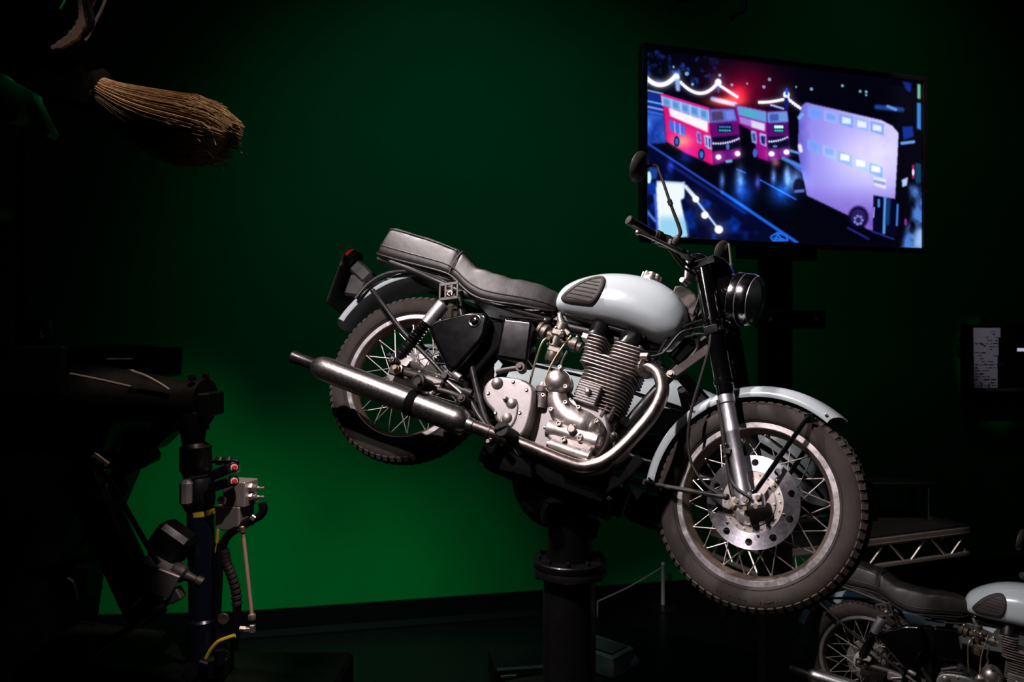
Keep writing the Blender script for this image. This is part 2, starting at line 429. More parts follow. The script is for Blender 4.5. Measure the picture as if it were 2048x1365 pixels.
def spokes(w_, hub, ph0):
    """four rows of nine crossed spokes between the hub flanges and the rim"""
    for side, (hr, hy) in hub.items():
        for lean in (-1, 1):
            a = R(37 * lean); y0 = hy * (1 if lean > 0 else .82)
            p0 = Vector((hr * math.cos(a), y0, hr * math.sin(a))); p1 = Vector((.229, -.006 * (1 if side == 'right' else -1), 0))
            mb = MB(); mb.tube([p0, p1], .0021, 6); d = (p1 - p0).normalized(); mb.cyl(p1 - d * .013, p1 - d * .0005, .0036, n=6); mb.sphere(p0, .0042, 6)
            first = None
            for i in range(9):
                o = mb.build('spoke', M['spoke'], w_) if first is None else first.copy()
                if first is None: first = o
                else: COL.objects.link(o); o.parent = w_
                o.matrix_local = Matrix.Rotation(R(40 * i + ph0 + (10 if lean > 0 else -10) + (0 if side == 'right' else 20)), 4, RT)
fw, fty = make_wheel(True)
spokes(fw, {'right': (.105, -.034), 'left': (.095, .04)}, 8)
rw, rty = make_wheel(False)
spokes(rw, {'right': (.058, -.036), 'left': (.098, .036)}, 3)
# lettering moulded into the front tyre
def tyre_text(txt, deg, size, rr):
    for i, ch in enumerate(txt):
        if ch == ' ': continue
        cu = bpy.data.curves.new('t', 'FONT'); cu.body = ch; cu.size = size; cu.extrude = .0012; cu.align_x = 'CENTER'; cu.align_y = 'CENTER'
        ob = bpy.data.objects.new('t', cu); COL.objects.link(ob)
        dg = bpy.context.evaluated_depsgraph_get(); me = bpy.data.meshes.new_from_object(ob.evaluated_get(dg)); bpy.data.objects.remove(ob)
        a = R(deg - (i - (len(txt) - 1) / 2) * size * .72 / rr * 57.3)
        rad = Vector((math.cos(a), 0, math.sin(a))); tan = Vector((math.sin(a), 0, -math.cos(a)))   # reads clockwise from outside
        tilt = (rad * .99 + RT * .12).normalized(); nrm = tan.cross(tilt)
        if nrm.dot(RT) < 0: nrm = -nrm
        mx = Matrix((tan, tilt, nrm)).transposed().to_4x4(); mx.translation = rad * rr + RT * .0497
        me.transform(mx); yield me
import bmesh
bm = bmesh.new()
for tx, dg_, sz in (('AVON', -62, .026), ('SM', -79, .018), ('MK II', -90, .018)):
    for me in tyre_text(tx, dg_, sz, .291): bm.from_mesh(me)
me = bpy.data.meshes.new('moulded_lettering'); bm.to_mesh(me); bm.free(); me.materials.append(M['rubber'])
o = bpy.data.objects.new('moulded_lettering', me); COL.objects.link(o); o.parent = fw

# front hub: drum with cover plate and a big drilled alloy ring
mb = MB().lathe([(.094, -.040), (.100, -.036), (.100, .036), (.094, .044), (.03, .050)], ax=Vector((0, 1, 0)), n=64)
mb.build('hub', M['drum'], fw)
mb = MB().lathe([(.1035, .030), (.1035, .040), (.098, .0475), (.075, .050), (.0745, .0535), (.070, .0555), (.024, .0565), (.024, .064), (.014, .064)], ax=RT, n=64)
for i in range(20): a = 2 * PI * i / 20; mb.sphere((.0865 * math.cos(a), -.0490, .0865 * math.sin(a)), .0036, 8)
for i in range(8): a = 2 * PI * i / 8 + .2; mb.sphere((.0705 * math.cos(a), -.0560, .0705 * math.sin(a)), .0034, 8)
mb.build('drum_cover', M['drum'], fw)
def ring(ri, ro, y0, y1, nh, hr, hc, a_off):
    mb = MB(); per = 2 * PI / nh
    for i in range(nh):
        ca = a_off + i * per; m = 32; outl, circ = [], []
        cx = Vector((math.cos(ca), 0, math.sin(ca)))
        bd = []
        for t in range(8): bd.append((ri, ca - per / 2 + per * t / 8))
        for t in range(8): bd.append((ri + (ro - ri) * t / 8, ca + per / 2))
        for t in range(8): bd.append((ro, ca + per / 2 - per * t / 8))
        for t in range(8): bd.append((ro - (ro - ri) * t / 8, ca - per / 2))
        for r_, a_ in bd:
            p = Vector((r_ * math.cos(a_), 0, r_ * math.sin(a_))); c = cx * hc; d = (p - c).normalized()
            outl.append(p); circ.append(c + d * hr)
        o0 = lambda q, y: [Vector((p.x, y, p.z)) for p in q]
        vs = o0(outl, y1) + o0(circ, y1) + o0(circ, y0) + o0(outl, y0); n = len(bd); fs = []
        for j in range(n):
            k = (j + 1) % n
            fs += [(j, k, n + k, n + j), (n + j, n + k, 2 * n + k, 2 * n + j), (2 * n + j, 2 * n + k, 3 * n + k, 3 * n + j)]
            if j < 8 or 16 <= j < 24: fs.append((3 * n + j, 3 * n + k, k, j))
        mb.add(vs, fs)
    return mb
rg = ring(.0965, .1465, -.0445, -.0500, 10, .0112, .1235, R(-6)).build('drilled_ring', M['plate'], fw, ang=30); fix_normals(rg)
mb = MB()
for i in range(6): a = 2 * PI * i / 6 - .05; mb.hexnut((.1035 * math.cos(a), -.0500, .1035 * math.sin(a)), RT, .0045, .004); mb.sphere((.1035 * math.cos(a), -.0545, .1035 * math.sin(a)), .0034, 8).nxt()
build_each(mb, 'ring_bolt', M['bolt'], fw)
mb = MB().cyl((0, -.125, 0), (0, .125, 0), .009); mb.hexnut((0, -.108, 0), RT, .017, .014); mb.build('axle', M['bolt'], fw)
# rear hub
mb = MB().lathe([(.105, .048), (.112, .044), (.114, .012), (.108, .006), (.062, .002), (.050, -.012), (.048, -.030), (.066, -.033), (.066, -.038), (.030, -.042)], ax=Vector((0, 1, 0)), n=56)
mb.build('hub', M['engineflat'], rw)
mb = MB().lathe([(.060, .040), (.064, .043), (.064, .056), (.058, .060), (.022, .062), (.018, .070)], ax=RT, n=40)
for i in range(8): a = 2 * PI * i / 8; mb.sphere((.052 * math.cos(a), -.0605, .052 * math.sin(a)), .003, 8)
mb.build('hub_cover', M['drum'], rw)
mb = MB().cyl((0, -.15, 0), (0, .14, 0), .009); mb.hexnut((0, -.118, 0), RT, .021, .006); mb.hexnut((0, -.124, 0), RT, .015, .014); mb.build('axle', M['brass'], rw)

# --- mudguards
def fender(cx, cz, prof, a0, a1, n, tip=0.):
    """PROF: (radius, y) across; the strip is swept round (cx,cz); both ends round off towards the crown"""
    mb = MB(); inner, outer = [], []
    for i in range(n + 1):
        t = i / n; a = a0 + (a1 - a0) * t; ro, ri = [], []
        for r_, y_ in prof:
            k = abs(y_) / max(abs(q[1]) for q in prof)
            aa = a
            e = tip * (k ** 2)
            aa = a0 + e + (a1 - a0 - 2 * e) * t
            ro.append((cx + r_ * math.cos(aa), y_, cz + r_ * math.sin(aa)))
            rr = r_ - .003; ri.append((cx + rr * math.cos(aa), y_ * .975, cz + rr * math.sin(aa)))
        outer.append(ro + ri[::-1])
    return fix_normals_mb(mb.loft(outer))
def fix_normals_mb(mb): return mb
def uprof(pts): return [(r_, -y_) for r_, y_ in pts] + [(r_, y_) for r_, y_ in reversed(pts[:-1])]
ff = fender(WB, .325, uprof([(.338, .060), (.345, .0615), (.358, .0575), (.370, .046), (.378, .028), (.381, .001)]), R(60.0), R(193), 60, .055)
fix_normals(P(ff, 'front_mudguard', 'paint', st=True, ang=50))
fmud = bike.children[-1]
def bolt(mb, c, ax=RT, r=.006, h=.006): mb.hexnut(c, ax, r, h); mb.sphere(Vector(c) + Vector(ax) * h, r * .7, 8); return mb.nxt()
FM = [o for o in bike.children if o.name.startswith('front_mudguard')][0]
mb = MB()
for a, r_ in ((66, .352), (186, .352), (140, .352)):
    bolt(mb, (WB + r_ * math.cos(R(a)), -.060, .325 + r_ * math.sin(R(a))), r=.0055)
build_each(mb, 'mudguard_bolt', M['bolt'], FM)
mb = MB()                                       # black pin stripe on the tail of the mudguard
for a in range(150, 190, 2):
    pass
rf = fender(0, .38, uprof([(.354, .0765), (.364, .078), (.379, .073), (.389, .058), (.395, .034), (.397, .001)]), R(78), R(174), 60, .07)
fix_normals(P(rf, 'rear_mudguard', 'paint', ang=50))
for s_ in (-1, 1):
    mb = MB().tube([(-.325, s_ * .095, .54), (-.30, s_ * .095, .615), (-.245, s_ * .095, .675), (-.15, s_ * .095, .715), (-.05, s_ * .095, .722), (.023, s_ * .095, .706), (.07, s_ * .1, .67)], .0085, 10, 5)
    P(mb, 'grab_rail', 'frame')
    mb = MB().tube([(-.265, s_ * .10, .59), (-.167, s_ * .12, .537), (-.043, s_ * .128, .466), (.12, s_ * .130, .395), (.196, s_ * .128, .358)], .0085, 12, 3)
    mb.cyl((.196, s_ * .118, .358), (.196, s_ * .142, .358), .012, n=14); mb.sphere((-.265, s_ * .10, .59), .011, 10)
    P(mb, 'mudguard_stay', 'frame')
# front mudguard stays (both sides)
for s_ in (-1, 1):
    mb = MB().tube([(1.437, s_ * .066, .622), (1.430, s_ * .078, .600), (1.36, s_ * .094, .372), (1.352, s_ * .099, .350)], .0075, 10, 3)
    mb.box((1.440, s_ * .064, .624), (.030, .006, .03), Matrix.Rotation(R(-20), 3, 'Y'), .002); mb.sphere((1.353, s_ * .10, .354), .010, 10)
    P(mb, 'mudguard_stay', 'blackgloss', st=True)
    mb = MB().tube([(.985, s_ * .062, .272), (1.02, s_ * .080, .274), (1.26, s_ * .108, .310), (1.282, s_ * .112, .314)], .0085, 10, 3)
    mb.sphere((1.282, s_ * .116, .314), .011, 10); mb.box((.985, s_ * .062, .272), (.03, .006, .02), None, .002)
    P(mb, 'mudguard_stay', 'frame', st=True)

# --- front fork
def along(a, b, t): return Vector(a) + (Vector(b) - Vector(a)) * t
for s_ in (-1, 1):
    y = s_ * .097
    ft, fb = Vector((.955, y, 1.055)), Vector((1.335, y, .318))
    L0 = (fb - ft).length
    q = lambda z: along(ft, fb, (ft.z - z) / (ft.z - fb.z))
    mb = MB(); d = (fb - ft).normalized()
    mb.lathe([(.022, -.01), (.030, 0), (.031, .215), (.033, .217), (.033, .226), (.0295, .228), (.0295, .325), (.0285, .327), (.0285, .43), (.031, .432), (.031, .447), (.027, .45), (.027, .50), (.025, .505)], ft, d, 28)
    leg = P(mb, 'fork_cover', 'blackgloss', st=True)
    mb = MB(); o0 = ft + d * .485
    mb.lathe([(.0275, 0), (.0275, .026), (.0235, .030), (.0235, .115), (.0242, .117), (.0242, .124), (.0232, .128), (.0220, L0 - .485 - .06), (.025, L0 - .485 - .045), (.026, L0 - .485 + .012), (.018, L0 - .485 + .022)], o0, d, 28)
    mb.lathe([(.020, 0), (.026, .006), (.026, .030), (.020, .036)], (WB - .002, y - .018 * s_ + s_ * .0, .327), Vector((0, s_, 0)), 20)
    mb.box((1.362, y, .330), (.062, .030, .042), Matrix.Rotation(R(-24), 3, 'Y'), .006)
    lg = P(mb, 'fork_leg', 'fork', st=True)
    mb = MB()
    for dx, dz in ((.030, .016), (.032, -.012), (.002, -.028), (-.030, -.016)):
        mb.hexnut((WB + dx + .006, y + s_ * .016, .327 + dz), Vector((0, s_, 0)), .0085, .008).nxt()
    mb.hexnut((WB - .03, y, .300), (-.2, 0, -1), .010, .018).nxt(); mb.hexnut((WB + .012, y, .296), (0, 0, -1), .010, .018)
    build_each(mb, 'clamp_nut', M['brass'], bike, ST)
    if s_ < 0:   # brake torque rod and hose on the near leg
        mb = MB().tube([(1.168, -.098, .60), (1.235, -.100, .46), (1.283, -.101, .35), (1.30, -.101, .325)], .0105, 10, 2)
        mb.box((1.243, -.118, .452), (.03, .012, .02), None, .003); mb.sphere((1.245, -.122, .43), .008, 10); mb.sphere((1.236, -.122, .47), .006, 8)
        P(mb, 'brake_rod', 'frame', st=True)
        mb = MB().tube([(1.165, -.12, .60), (1.222, -.122, .48), (1.262, -.123, .40), (1.285, -.124, .365), (1.32, -.126, .345), (1.36, -.124, .335)], .005, 8, 4); P(mb, 'brake_cable', 'cable', st=True)
mb = MB()                                       # yokes and steering head
yk = [(-.055, -.13), (.03, -.13), (.05, -.08), (.05, .08), (.03, .13), (-.055, .13), (-.05, .06), (-.05, -.06)]
RK = Matrix.Rotation(RAKE * -1, 3, 'Y')
def yoke(o, th, sc=1.):
    m_ = MB(); pl = [(x * sc, z) for x, z in yk]
    m_.plate(pl, 0, th, .004, 1); m_.v = [tuple(Vector(o) + RK @ Vector((x, z, y))) for x, y, z in m_.v]; return m_
m1 = yoke((.985, 0, 1.045), .028); m2 = yoke((1.085, 0, .815), .030, .55)
mb.v = m1.v; mb.f = m1.f; mb.add(m2.v, m2.f)
fix_normals(P(mb, 'fork_yoke', 'blackgloss', st=True))
mb = MB().cyl((.932, 0, 1.045), (1.045, 0, .82), .032, n=24, ch=.004); P(mb, 'steering_head', 'frame')
mb = MB().plate([(.845, .965), (.925, .955), (.955, .885), (.948, .845), (.925, .835), (.905, .80), (.87, .83)], -.012, -.030, .006, 3)
mb.cyl((.935, -.026, .885), (.935, -.040, .885), .011, n=12)
P(mb, 'head_gusset', 'greytube')

# --- headlamp, nacelle
hc = Vector((1.070, 0, .978)); hx = Vector((.996, 0, .03)).normalized()
mb = MB().lathe([(.004, -.125), (.035, -.118), (.062, -.095), (.080, -.055), (.0865, -.010), (.088, .0)], hc, hx, 48)
mb.sphere((.985, 0, 1.030), .058, 20, (1.25, 1.25, .6))
P(mb, 'headlamp_shell', 'blackgloss', st=True)
mb = MB().lathe([(.0885, 0), (.0925, .002), (.0925, .026), (.0915, .0275), (.0915, .030), (.0930, .032), (.0925, .052), (.0895, .062), (.0855, .068), (.0800, .068), (.0790, .06)], hc, hx, 64, caps=False)
hl = P(mb, 'headlamp_rim', 'chrome', st=True)
mb = MB()
for h_, r_ in ((.0015, .0928), (.0290, .0922), (.0325, .0934)): mb.lathe([(r_ - .001, h_ - .0012), (r_ + .0006, h_), (r_ - .001, h_ + .0012)], hc, hx, 64, caps=False)
mb.lathe([(.0862, .0640), (.0855, .0700), (.0835, .0712), (.0805, .0705), (.0795, .066)], hc, hx, 64, caps=False); mb.build('bead_ring', M['steelfit'], hl)
mb = MB().lathe([(.079, .060), (.078, .067), (.070, .0755), (.05, .082), (.025, .0855), (.0005, .0865)], hc, hx, 48, caps=False); mb.build('lamp_lens', M['tinglass'], hl)
mb = MB().lathe([(.079, .058), (.06, .018), (.035, -.01), (.012, -.022), (.0005, -.022)], hc, hx, 48, caps=False); mb.build('reflector', M['reflector'], hl)
mb = MB().cyl(hc + hx * -.02, hc + hx * .02, .011, n=12); mb.sphere(hc + hx * .028, .013, 10); mb.build('bulb', M['tinglass'], hl)
mb = MB().lathe([(.030, 0), (.037, .006), (.0385, .016), (.036, .030), (.028, .041), (.014, .048), (.0005, .050)], (.905, -.030, 1.062), (-.15, 0, 1), 28)
P(mb, 'horn_dome', 'blackgloss', st=True)
mb = MB().box((.878, -.03, 1.045), (.016, .05, .09), Matrix.Rotation(R(-12), 3, 'Y'), .005); mb.cyl((.875, -.055, 1.0), (.875, -.005, 1.0), .010, n=12)
P(mb, 'dome_bracket', 'alloyblock', st=True)

# --- handlebar with grips, levers, mirrors
mb = MB().tube([(.80, -.36, 1.085), (.852, -.25, 1.077), (.898, -.14, 1.066), (.940, -.07, 1.062), (.962, -.03, 1.070), (.965, 0, 1.072), (.962, .03, 1.070), (.940, .07, 1.062), (.898, .14, 1.066), (.852, .25, 1.077), (.80, .36, 1.085)], .0115, 14, 4)
hb = P(mb, 'handlebar', 'blackgloss', st=True)
mb = MB()
for s_ in (-1, 1): mb.box((.962, s_ * .035, 1.062), (.034, .024, .05), None, .006).nxt()
build_each(mb, 'bar_clamp', M['bolt'], hb)
for s_ in (-1, 1):
    g0, g1 = Vector((.783, s_ * .372, 1.0875)), Vector((.842, s_ * .262, 1.078))
    mb = MB().lathe([(.004, -.001), (.0150, 0), (.0172, .003), (.0172, .012), (.0160, .014), (.0160, .112), (.0185, .114), (.0185, .122)], g0, g1 - g0, 20); mb.build('hand_grip', M['grip'], hb)
    mb = MB().box((.862, s_ * .232, 1.076), (.046, .036, .044), Matrix.Rotation(R(28) * s_ * -1, 3, 'Z'), .008)
    mb.cyl((.850, s_ * .250, 1.078), (.842, s_ * .265, 1.078), .024, n=18); mb.box((.888, s_ * .23, 1.072), (.02, .03, .03), None, .005)
    mb.cyl((.885, s_ * .20, 1.085), (.896, s_ * .20, 1.085), .008, n=10)
    mb.build('switch_housing', M['blacksatin'], hb)
    mb = MB().tube([(.832, s_ * .362, 1.050), (.850, s_ * .33, 1.053), (.880, s_ * .27, 1.055), (.905, s_ * .215, 1.056), (.925, s_ * .165, 1.055), (.930, s_ * .14, 1.058)], [.0048, .0055, .0065, .0085, .0085, .007], 10, 4)
    mb.sphere((.831, s_ * .364, 1.0495), .0092, 12); mb.box((.915, s_ * .165, 1.06), (.03, .05, .02), Matrix.Rotation(R(-25) * s_, 3, 'Z'), .005)
    mb.build('brake_lever' if s_ < 0 else 'clutch_lever', M['bolt'] if s_ < 0 else M['blacksatin'], hb)
    # mirror
    mc = Vector((.776, s_ * .395, 1.269)); mn = Vector((-.985, s_ * .08, .10)).normalized()
    mb = MB().lathe([(.004, .020), (.022, .019), (.040, .013), (.0505, .004), (.0535, -.003), (.0525, -.006), (.004, -.006)], mc, -mn, 40)
    mr = mb.build('mirror', M['greytube'], hb)
    MB().lathe([(.0005, .0005), (.050, .0005), (.050, 0)], mc + mn * .0062, mn, 36).build('mirror_glass', M['chrome'], mr)
    pts = [mc - mn * .014] + [Vector((x, s_ * y, z)) for x, y, z in ((.796, .374, 1.283), (.808, .357, 1.2955), (.816, .349, 1.2935), (.823, .344, 1.282), (.845, .325, 1.245), (.875, .300, 1.191), (.895, .277, 1.155), (.910, .260, 1.129), (.918, .249, 1.110), (.917, .244, 1.100), (.905, .235, 1.081))]
    mb = MB().tube(pts, [.0046, .0046, .0048, .0050, .0060, .0066, .0066], 10, 2)
    d = (pts[7] - pts[6]).normalized(); mb.cyl(pts[6] - d * .008, pts[6] + d * .010, .0085, n=12); mb.lathe([(.0085, -.016), (.0125, -.012), (.0125, .012), (.009, .018)], pts[-1], (pts[-2] - pts[-1]), 12)
    mb.build('mirror_stem', M['greytube'], mr)
for pts, r_ in (([(.885, -.215, 1.062), (.915, -.15, 1.035), (.955, -.08, 1.022), (.99, -.02, 1.01), (.99, .0, .93)], .0055), ([(.915, .18, 1.06), (.96, .10, 1.025), (.985, .04, 1.0), (.96, -.02, .9)], .005),
               ([(.880, -.225, 1.055), (.91, -.16, 1.022), (.945, -.10, 1.005), (.965, -.07, .96), (.96, -.06, .87)], .0045)):
    P(MB().tube(pts, r_, 8, 6), 'control_cable', 'cable', st=True)
P(MB().tube([(.995, -.10, .99), (1.055, -.118, .86), (1.083, -.125, .775), (1.089, -.127, .655), (1.091, -.127, .549), (1.109, -.126, .45), (1.147, -.124, .377), (1.207, -.118, .329), (1.262, -.108, .312)], .0052, 8, 6), 'speedometer_cable', 'cable', st=True)

# --- tank
TX = [(.440, .785, .805, .012), (.445, .757, .832, .045), (.462, .743, .862, .075), (.50, .738, .894, .099), (.54, .738, .918, .113), (.58, .739, .937, .122), (.62, .741, .951, .129), (.68, .745, .963, .135), (.74, .747, .967, .138), (.80, .744, .962, .138), (.85, .739, .945, .133), (.89, .744, .920, .121), (.92, .760, .888, .100), (.936, .785, .855, .066), (.942, .815, .825, .015)]
TXS = [Vector(t[:3]) for t in TX]
def tank_row(x):
    for a, b in zip(TX, TX[1:]):
        if a[0] <= x <= b[0]:
            t = (x - a[0]) / (b[0] - a[0]); return [a[i] + (b[i] - a[i]) * t for i in range(4)]
    return TX[-1]
def sec_y(x, z):
    _, zb, zt, wd = tank_row(x); zc = zb + (zt - zb) * .42
    h = (zt - zc) if z > zc else (zc - zb); u = min(1, abs(z - zc) / max(h, 1e-4)); n = 2.15 if z > zc else 3.0
    return wd * (1 - u ** n) ** (1 / n)
loops = []
rows = []
for a, b in zip(TX, TX[1:]):
    for j in range(4): rows.append(tank_row(a[0] + (b[0] - a[0]) * j / 4))
rows.append(TX[-1])
# smooth the stations a little so that the shell has no flats
arr = np.array(rows); 
for _ in range(3): arr[1:-1] = .25 * arr[:-2] + .5 * arr[1:-1] + .25 * arr[2:]
for x, zb, zt, wd in arr:
    zc = zb + (zt - zb) * .42; l = []
    for j in range(56):
        t = 2 * PI * j / 56; c, s_ = math.cos(t), math.sin(t); n = 2.15 if s_ > 0 else 3.0
        h = (zt - zc) if s_ > 0 else (zc - zb)
        l.append((x, wd * math.copysign(abs(c) ** (2 / n), c), zc + h * math.copysign(abs(s_) ** (2 / n), s_)))
    loops.append(l)
mb = MB().loft(loops); tank = fix_normals(P(mb, 'fuel_tank', 'paint', ang=60))
mb = MB().box((.66, 0, .743), (.32, .11, .02), None, .006); mb.box((.475, -.03, .735), (.03, .03, .06), None, .004); mb.build('tank_bracket', M['frame'], tank)
def pad(sgn):
    poly = [(0.482, 0.779), (0.483, 0.793), (0.5, 0.82), (0.521, 0.847), (0.549, 0.873), (0.577, 0.891), (0.602, 0.898), (0.618, 0.89), (0.628, 0.866), (0.63, 0.829), (0.624, 0.798), (0.614, 0.781), (0.603, 0.774), (0.561, 0.769), (0.521, 0.766), (0.493, 0.77)]
    Q = crom_closed(poly, 3)
    if area2(Q) < 0: Q = Q[::-1]
    cx = sum(q[0] for q in Q) / len(Q); cz = sum(q[1] for q in Q) / len(Q)
    mb = MB(); loops = []
    for d, h in ((0, -.006), (0, .006), (.0015, .009), (.004, .0105), (.013, .0105), (.0145, .0080), (.016, .0075)):
        I = inset(Q, d) if d else Q
        loops.append([(x, sgn * (sec_y(x, z) + h), z) for x, z in I])
    last = inset(Q, .016)
    for k in (.75, .5, .25, .04):
        loops.append([(cx + (x - cx) * k, sgn * (sec_y(cx + (x - cx) * k, cz + (z - cz) * k) + .0075), cz + (z - cz) * k) for x, z in last])
    mb.loft(loops)
    for z in (.786, .802, .818, .834, .850, .864):
        xs = [x for x, zz in last if abs(zz - z) < .006]
        if len(xs) < 2: continue
        x0, x1 = min(xs) + .004, max(xs) - .003
        if x1 - x0 < .01: continue
        mb.tube([(x0 + (x1 - x0) * t / 8, sgn * (sec_y(x0 + (x1 - x0) * t / 8, z) + .0078), z) for t in range(9)], .0021, 6)
    return fix_normals(mb.build('knee_pad', M['pad'], tank))
pad(-1); pad(1)
cz = tank_row(.745)[2]
mb = MB().cyl((.745, 0, cz - .006), (.746, 0, cz + .010), .036, n=28)
mb.lathe([(.034, 0), (.030, .004), (.030, .010), (.026, .016)], (.746, 0, cz + .010), (0, 0, 1), 28)
for i in range(9): a = 2 * PI * i / 9; mb.cyl((.746 + .031 * math.cos(a), .031 * math.sin(a), cz + .008), (.746 + .031 * math.cos(a), .031 * math.sin(a), cz + .027), .0075, n=10)
mb.cyl((.746, 0, cz + .02), (.746, 0, cz + .031), .031, n=28, ch=.004)
mb.build('filler_cap', M['bolt'], tank)

# --- seat
ST_X = [(-.322, .760, .845, .100), (-.318, .742, .866, .112), (-.308, .736, .874, .117), (-.20, .735, .873, .120), (-.10, .738, .868, .121), (-.02, .740, .862, .122),
        (.025, .738, .852, .122), (.06, .728, .830, .122), (.10, .706, .812, .124), (.15, .685, .803, .126), (.20, .677, .800, .126), (.27, .686, .805, .120), (.34, .702, .812, .108), (.40, .712, .818, .095), (.445, .722, .815, .080), (.468, .735, .790, .060), (.472, .75, .77, .045)]
arr = []
for a, b in zip(ST_X, ST_X[1:]):
    for j in range(4): arr.append([a[i] + (b[i] - a[i]) * j / 4 for i in range(4)])
arr.append(ST_X[-1]); arr = np.array(arr)
for _ in range(2): arr[1:-1] = .25 * arr[:-2] + .5 * arr[1:-1] + .25 * arr[2:]
def seat_loop(x, zb, zt, wd, crease=0.):
    l = []; wt = wd * .93; r_ = min(.018, (zt - zb) * .3)
    pts = [(-wd, zb), (-wd - .002, zb + (zt - zb) * .25), (-wd * .985, zb + (zt - zb) * .55), (-wt, zt - r_), (-wt + r_ * .35, zt - r_ * .25), (-wt + r_ * 1.1, zt), (0, zt + .005),
           (wt - r_ * 1.1, zt), (wt - r_ * .35, zt - r_ * .25), (wt, zt - r_), (wd * .985, zb + (zt - zb) * .55), (wd + .002, zb + (zt - zb) * .25), (wd, zb), (wd * .5, zb + .004), (0, zb + .006), (-wd * .5, zb + .004)]
    return [(x, y, z) for y, z in pts]
lp = []
for x, zb, zt, wd in arr:
    wob = .0025 * math.sin(x * 41) + .0018 * math.sin(x * 83 + 1)
    k = math.exp(-((x - .028) / .008) ** 2) * .006
    lp.append(seat_loop(x, zb, zt + wob - k, wd - k))
mb = MB().loft(lp); seat = fix_normals(P(mb, 'seat', 'leather', ang=80))
sd = seat.modifiers.new('soft', 'SUBSURF'); sd.levels = 2; sd.render_levels = 2
mb = MB()
for s_ in (-1, 1):
    mb.tube([(x, s_ * (wd * .93 - .001), zt - min(.018, (zt - zb) * .3) + .006) for x, zb, zt, wd in arr[4:24]], .0035, 8)
    mb.tube([(x, s_ * (wd + .0018), zb + (zt - zb) * .30) for x, zb, zt, wd in arr[4:-4]], .0028, 8)
    mb.tube([(x, s_ * (wd + .001), zb + .001) for x, zb, zt, wd in arr[4:-4]], .004, 8)
    mb.tube([(.030, s_ * .1225, .742), (.030, s_ * .124, .775), (.030, s_ * .117, .815), (.030, s_ * .100, .850)], .0030, 8, 3)
mb.tube([(.030, -.100, .850), (.030, -.07, .858), (.030, 0, .866), (.030, .07, .858), (.030, .100, .850)], .0028, 8, 3)
mb.build('seat_piping', M['leather'], seat)
mb = MB().box((-.12, 0, .728), (.40, .20, .016), None, .004); mb.box((.30, 0, .70), (.28, .16, .016), Matrix.Rotation(R(-6), 3, 'Y'), .004); mb.build('seat_pan', M['frame'], seat)

# --- tail: number plate, lamp
mb = MB().box((-.468, 0, .600), (.012, .175, .225), Matrix.Rotation(R(-8), 3, 'Y'), .004); P(mb, 'number_plate', 'blacksatin')
mb = MB().box((-.405, 0, .672), (.105, .085, .062), Matrix.Rotation(R(22), 3, 'Y'), .010); mb.box((-.40, 0, .61), (.09, .07, .10), Matrix.Rotation(R(-8), 3, 'Y'), .01)
P(mb, 'tail_bracket', 'frame')
mb = MB().lathe([(.036, 0), (.036, .018), (.028, .028), (.0005, .032)], (-.472, -.030, .715), (-1, 0, .2), 24); tl = P(mb, 'tail_lamp', 'redlens')
MB().lathe([(.039, -.02), (.039, .004), (.036, .006)], (-.472, -.030, .715), (-1, 0, .2), 24).build('lamp_housing', M['blackgloss'], tl)
mb = MB().box((-.462, -.092, .66), (.004, .02, .02), None, .001); bolt(mb, (-.462, -.095, .66)); P(mb, 'plate_clip', 'greytube')

# --- frame
TU = lambda name, pts, r_=.015, m='frame', k=3, n=12: P(MB().tube(pts, r_, n, k), name, m)
TU('frame_tube', [(.985, 0, .93), (.85, 0, .735), (.60, 0, .715), (.40, 0, .70)], .020)
TU('frame_tube', [(1.025, 0, .85), (.95, 0, .68), (.885, 0, .52), (.845, 0, .40), (.82, 0, .33)], .0185)
TU('frame_tube', [(.40, 0, .72), (.36, 0, .55), (.34, 0, .36), (.36, 0, .26)], .018, 'rig')
for s_ in (-1, 1):
    TU('frame_tube', [(.46, s_ * .05, .70), (.30, s_ * .09, .685), (.10, s_ * .10, .690), (-.10, s_ * .10, .715), (-.25, s_ * .10, .725)], .0115)
    TU('frame_tube', [(.09, s_ * .10, .680), (.20, s_ * .10, .52), (.31, s_ * .10, .37), (.41, s_ * .10, .255), (.50, s_ * .10, .205)], .0115)
    sw = TU('swing_arm', [(-.01, s_ * .095, .325), (.10, s_ * .10, .331), (.22, s_ * .105, .335), (.31, s_ * .10, .335)], .0155, 'greytube')
    mb = MB().box((.0, s_ * .095, .325), (.09, .012, .05), None, .006); mb.build('axle_plate', M['greytube'], sw)
mb = MB().box((.165, -.128, .318), (.075, .022, .045), None, .006); mb.cyl((.15, -.14, .31), (.20, -.14, .33), .006); P(mb, 'chain_adjuster', 'alloyblock')
mb = MB().tube([(1.04, -.055, .762), (1.0, -.062, .705), (.952, -.07, .632)], .001, 6, 1)
mb = MB().bar((1.045, -.060, .775), (.948, -.07, .625), .030, .006, (0, 1, 0), .002); P(mb, 'strap', 'greytube')
mb = MB().cyl((.950, -.060, .630), (.950, -.086, .630), .013, n=18); mb.hexnut((.950, -.086, .630), RT, .009, .008); P(mb, 'strap_bolt', 'bolt')
P(MB().cyl((.985, -.045, .643), (1.075, .02, .600), .021, n=22).cyl((1.03, .0, .62), (1.06, .03, .585), .03, n=16), 'frame_lug', 'blackgloss')
P(MB().cyl((.983, -.0465, .644), (.982, -.047, .6445), .014, n=18), 'lug_bore', 'blackmatt')

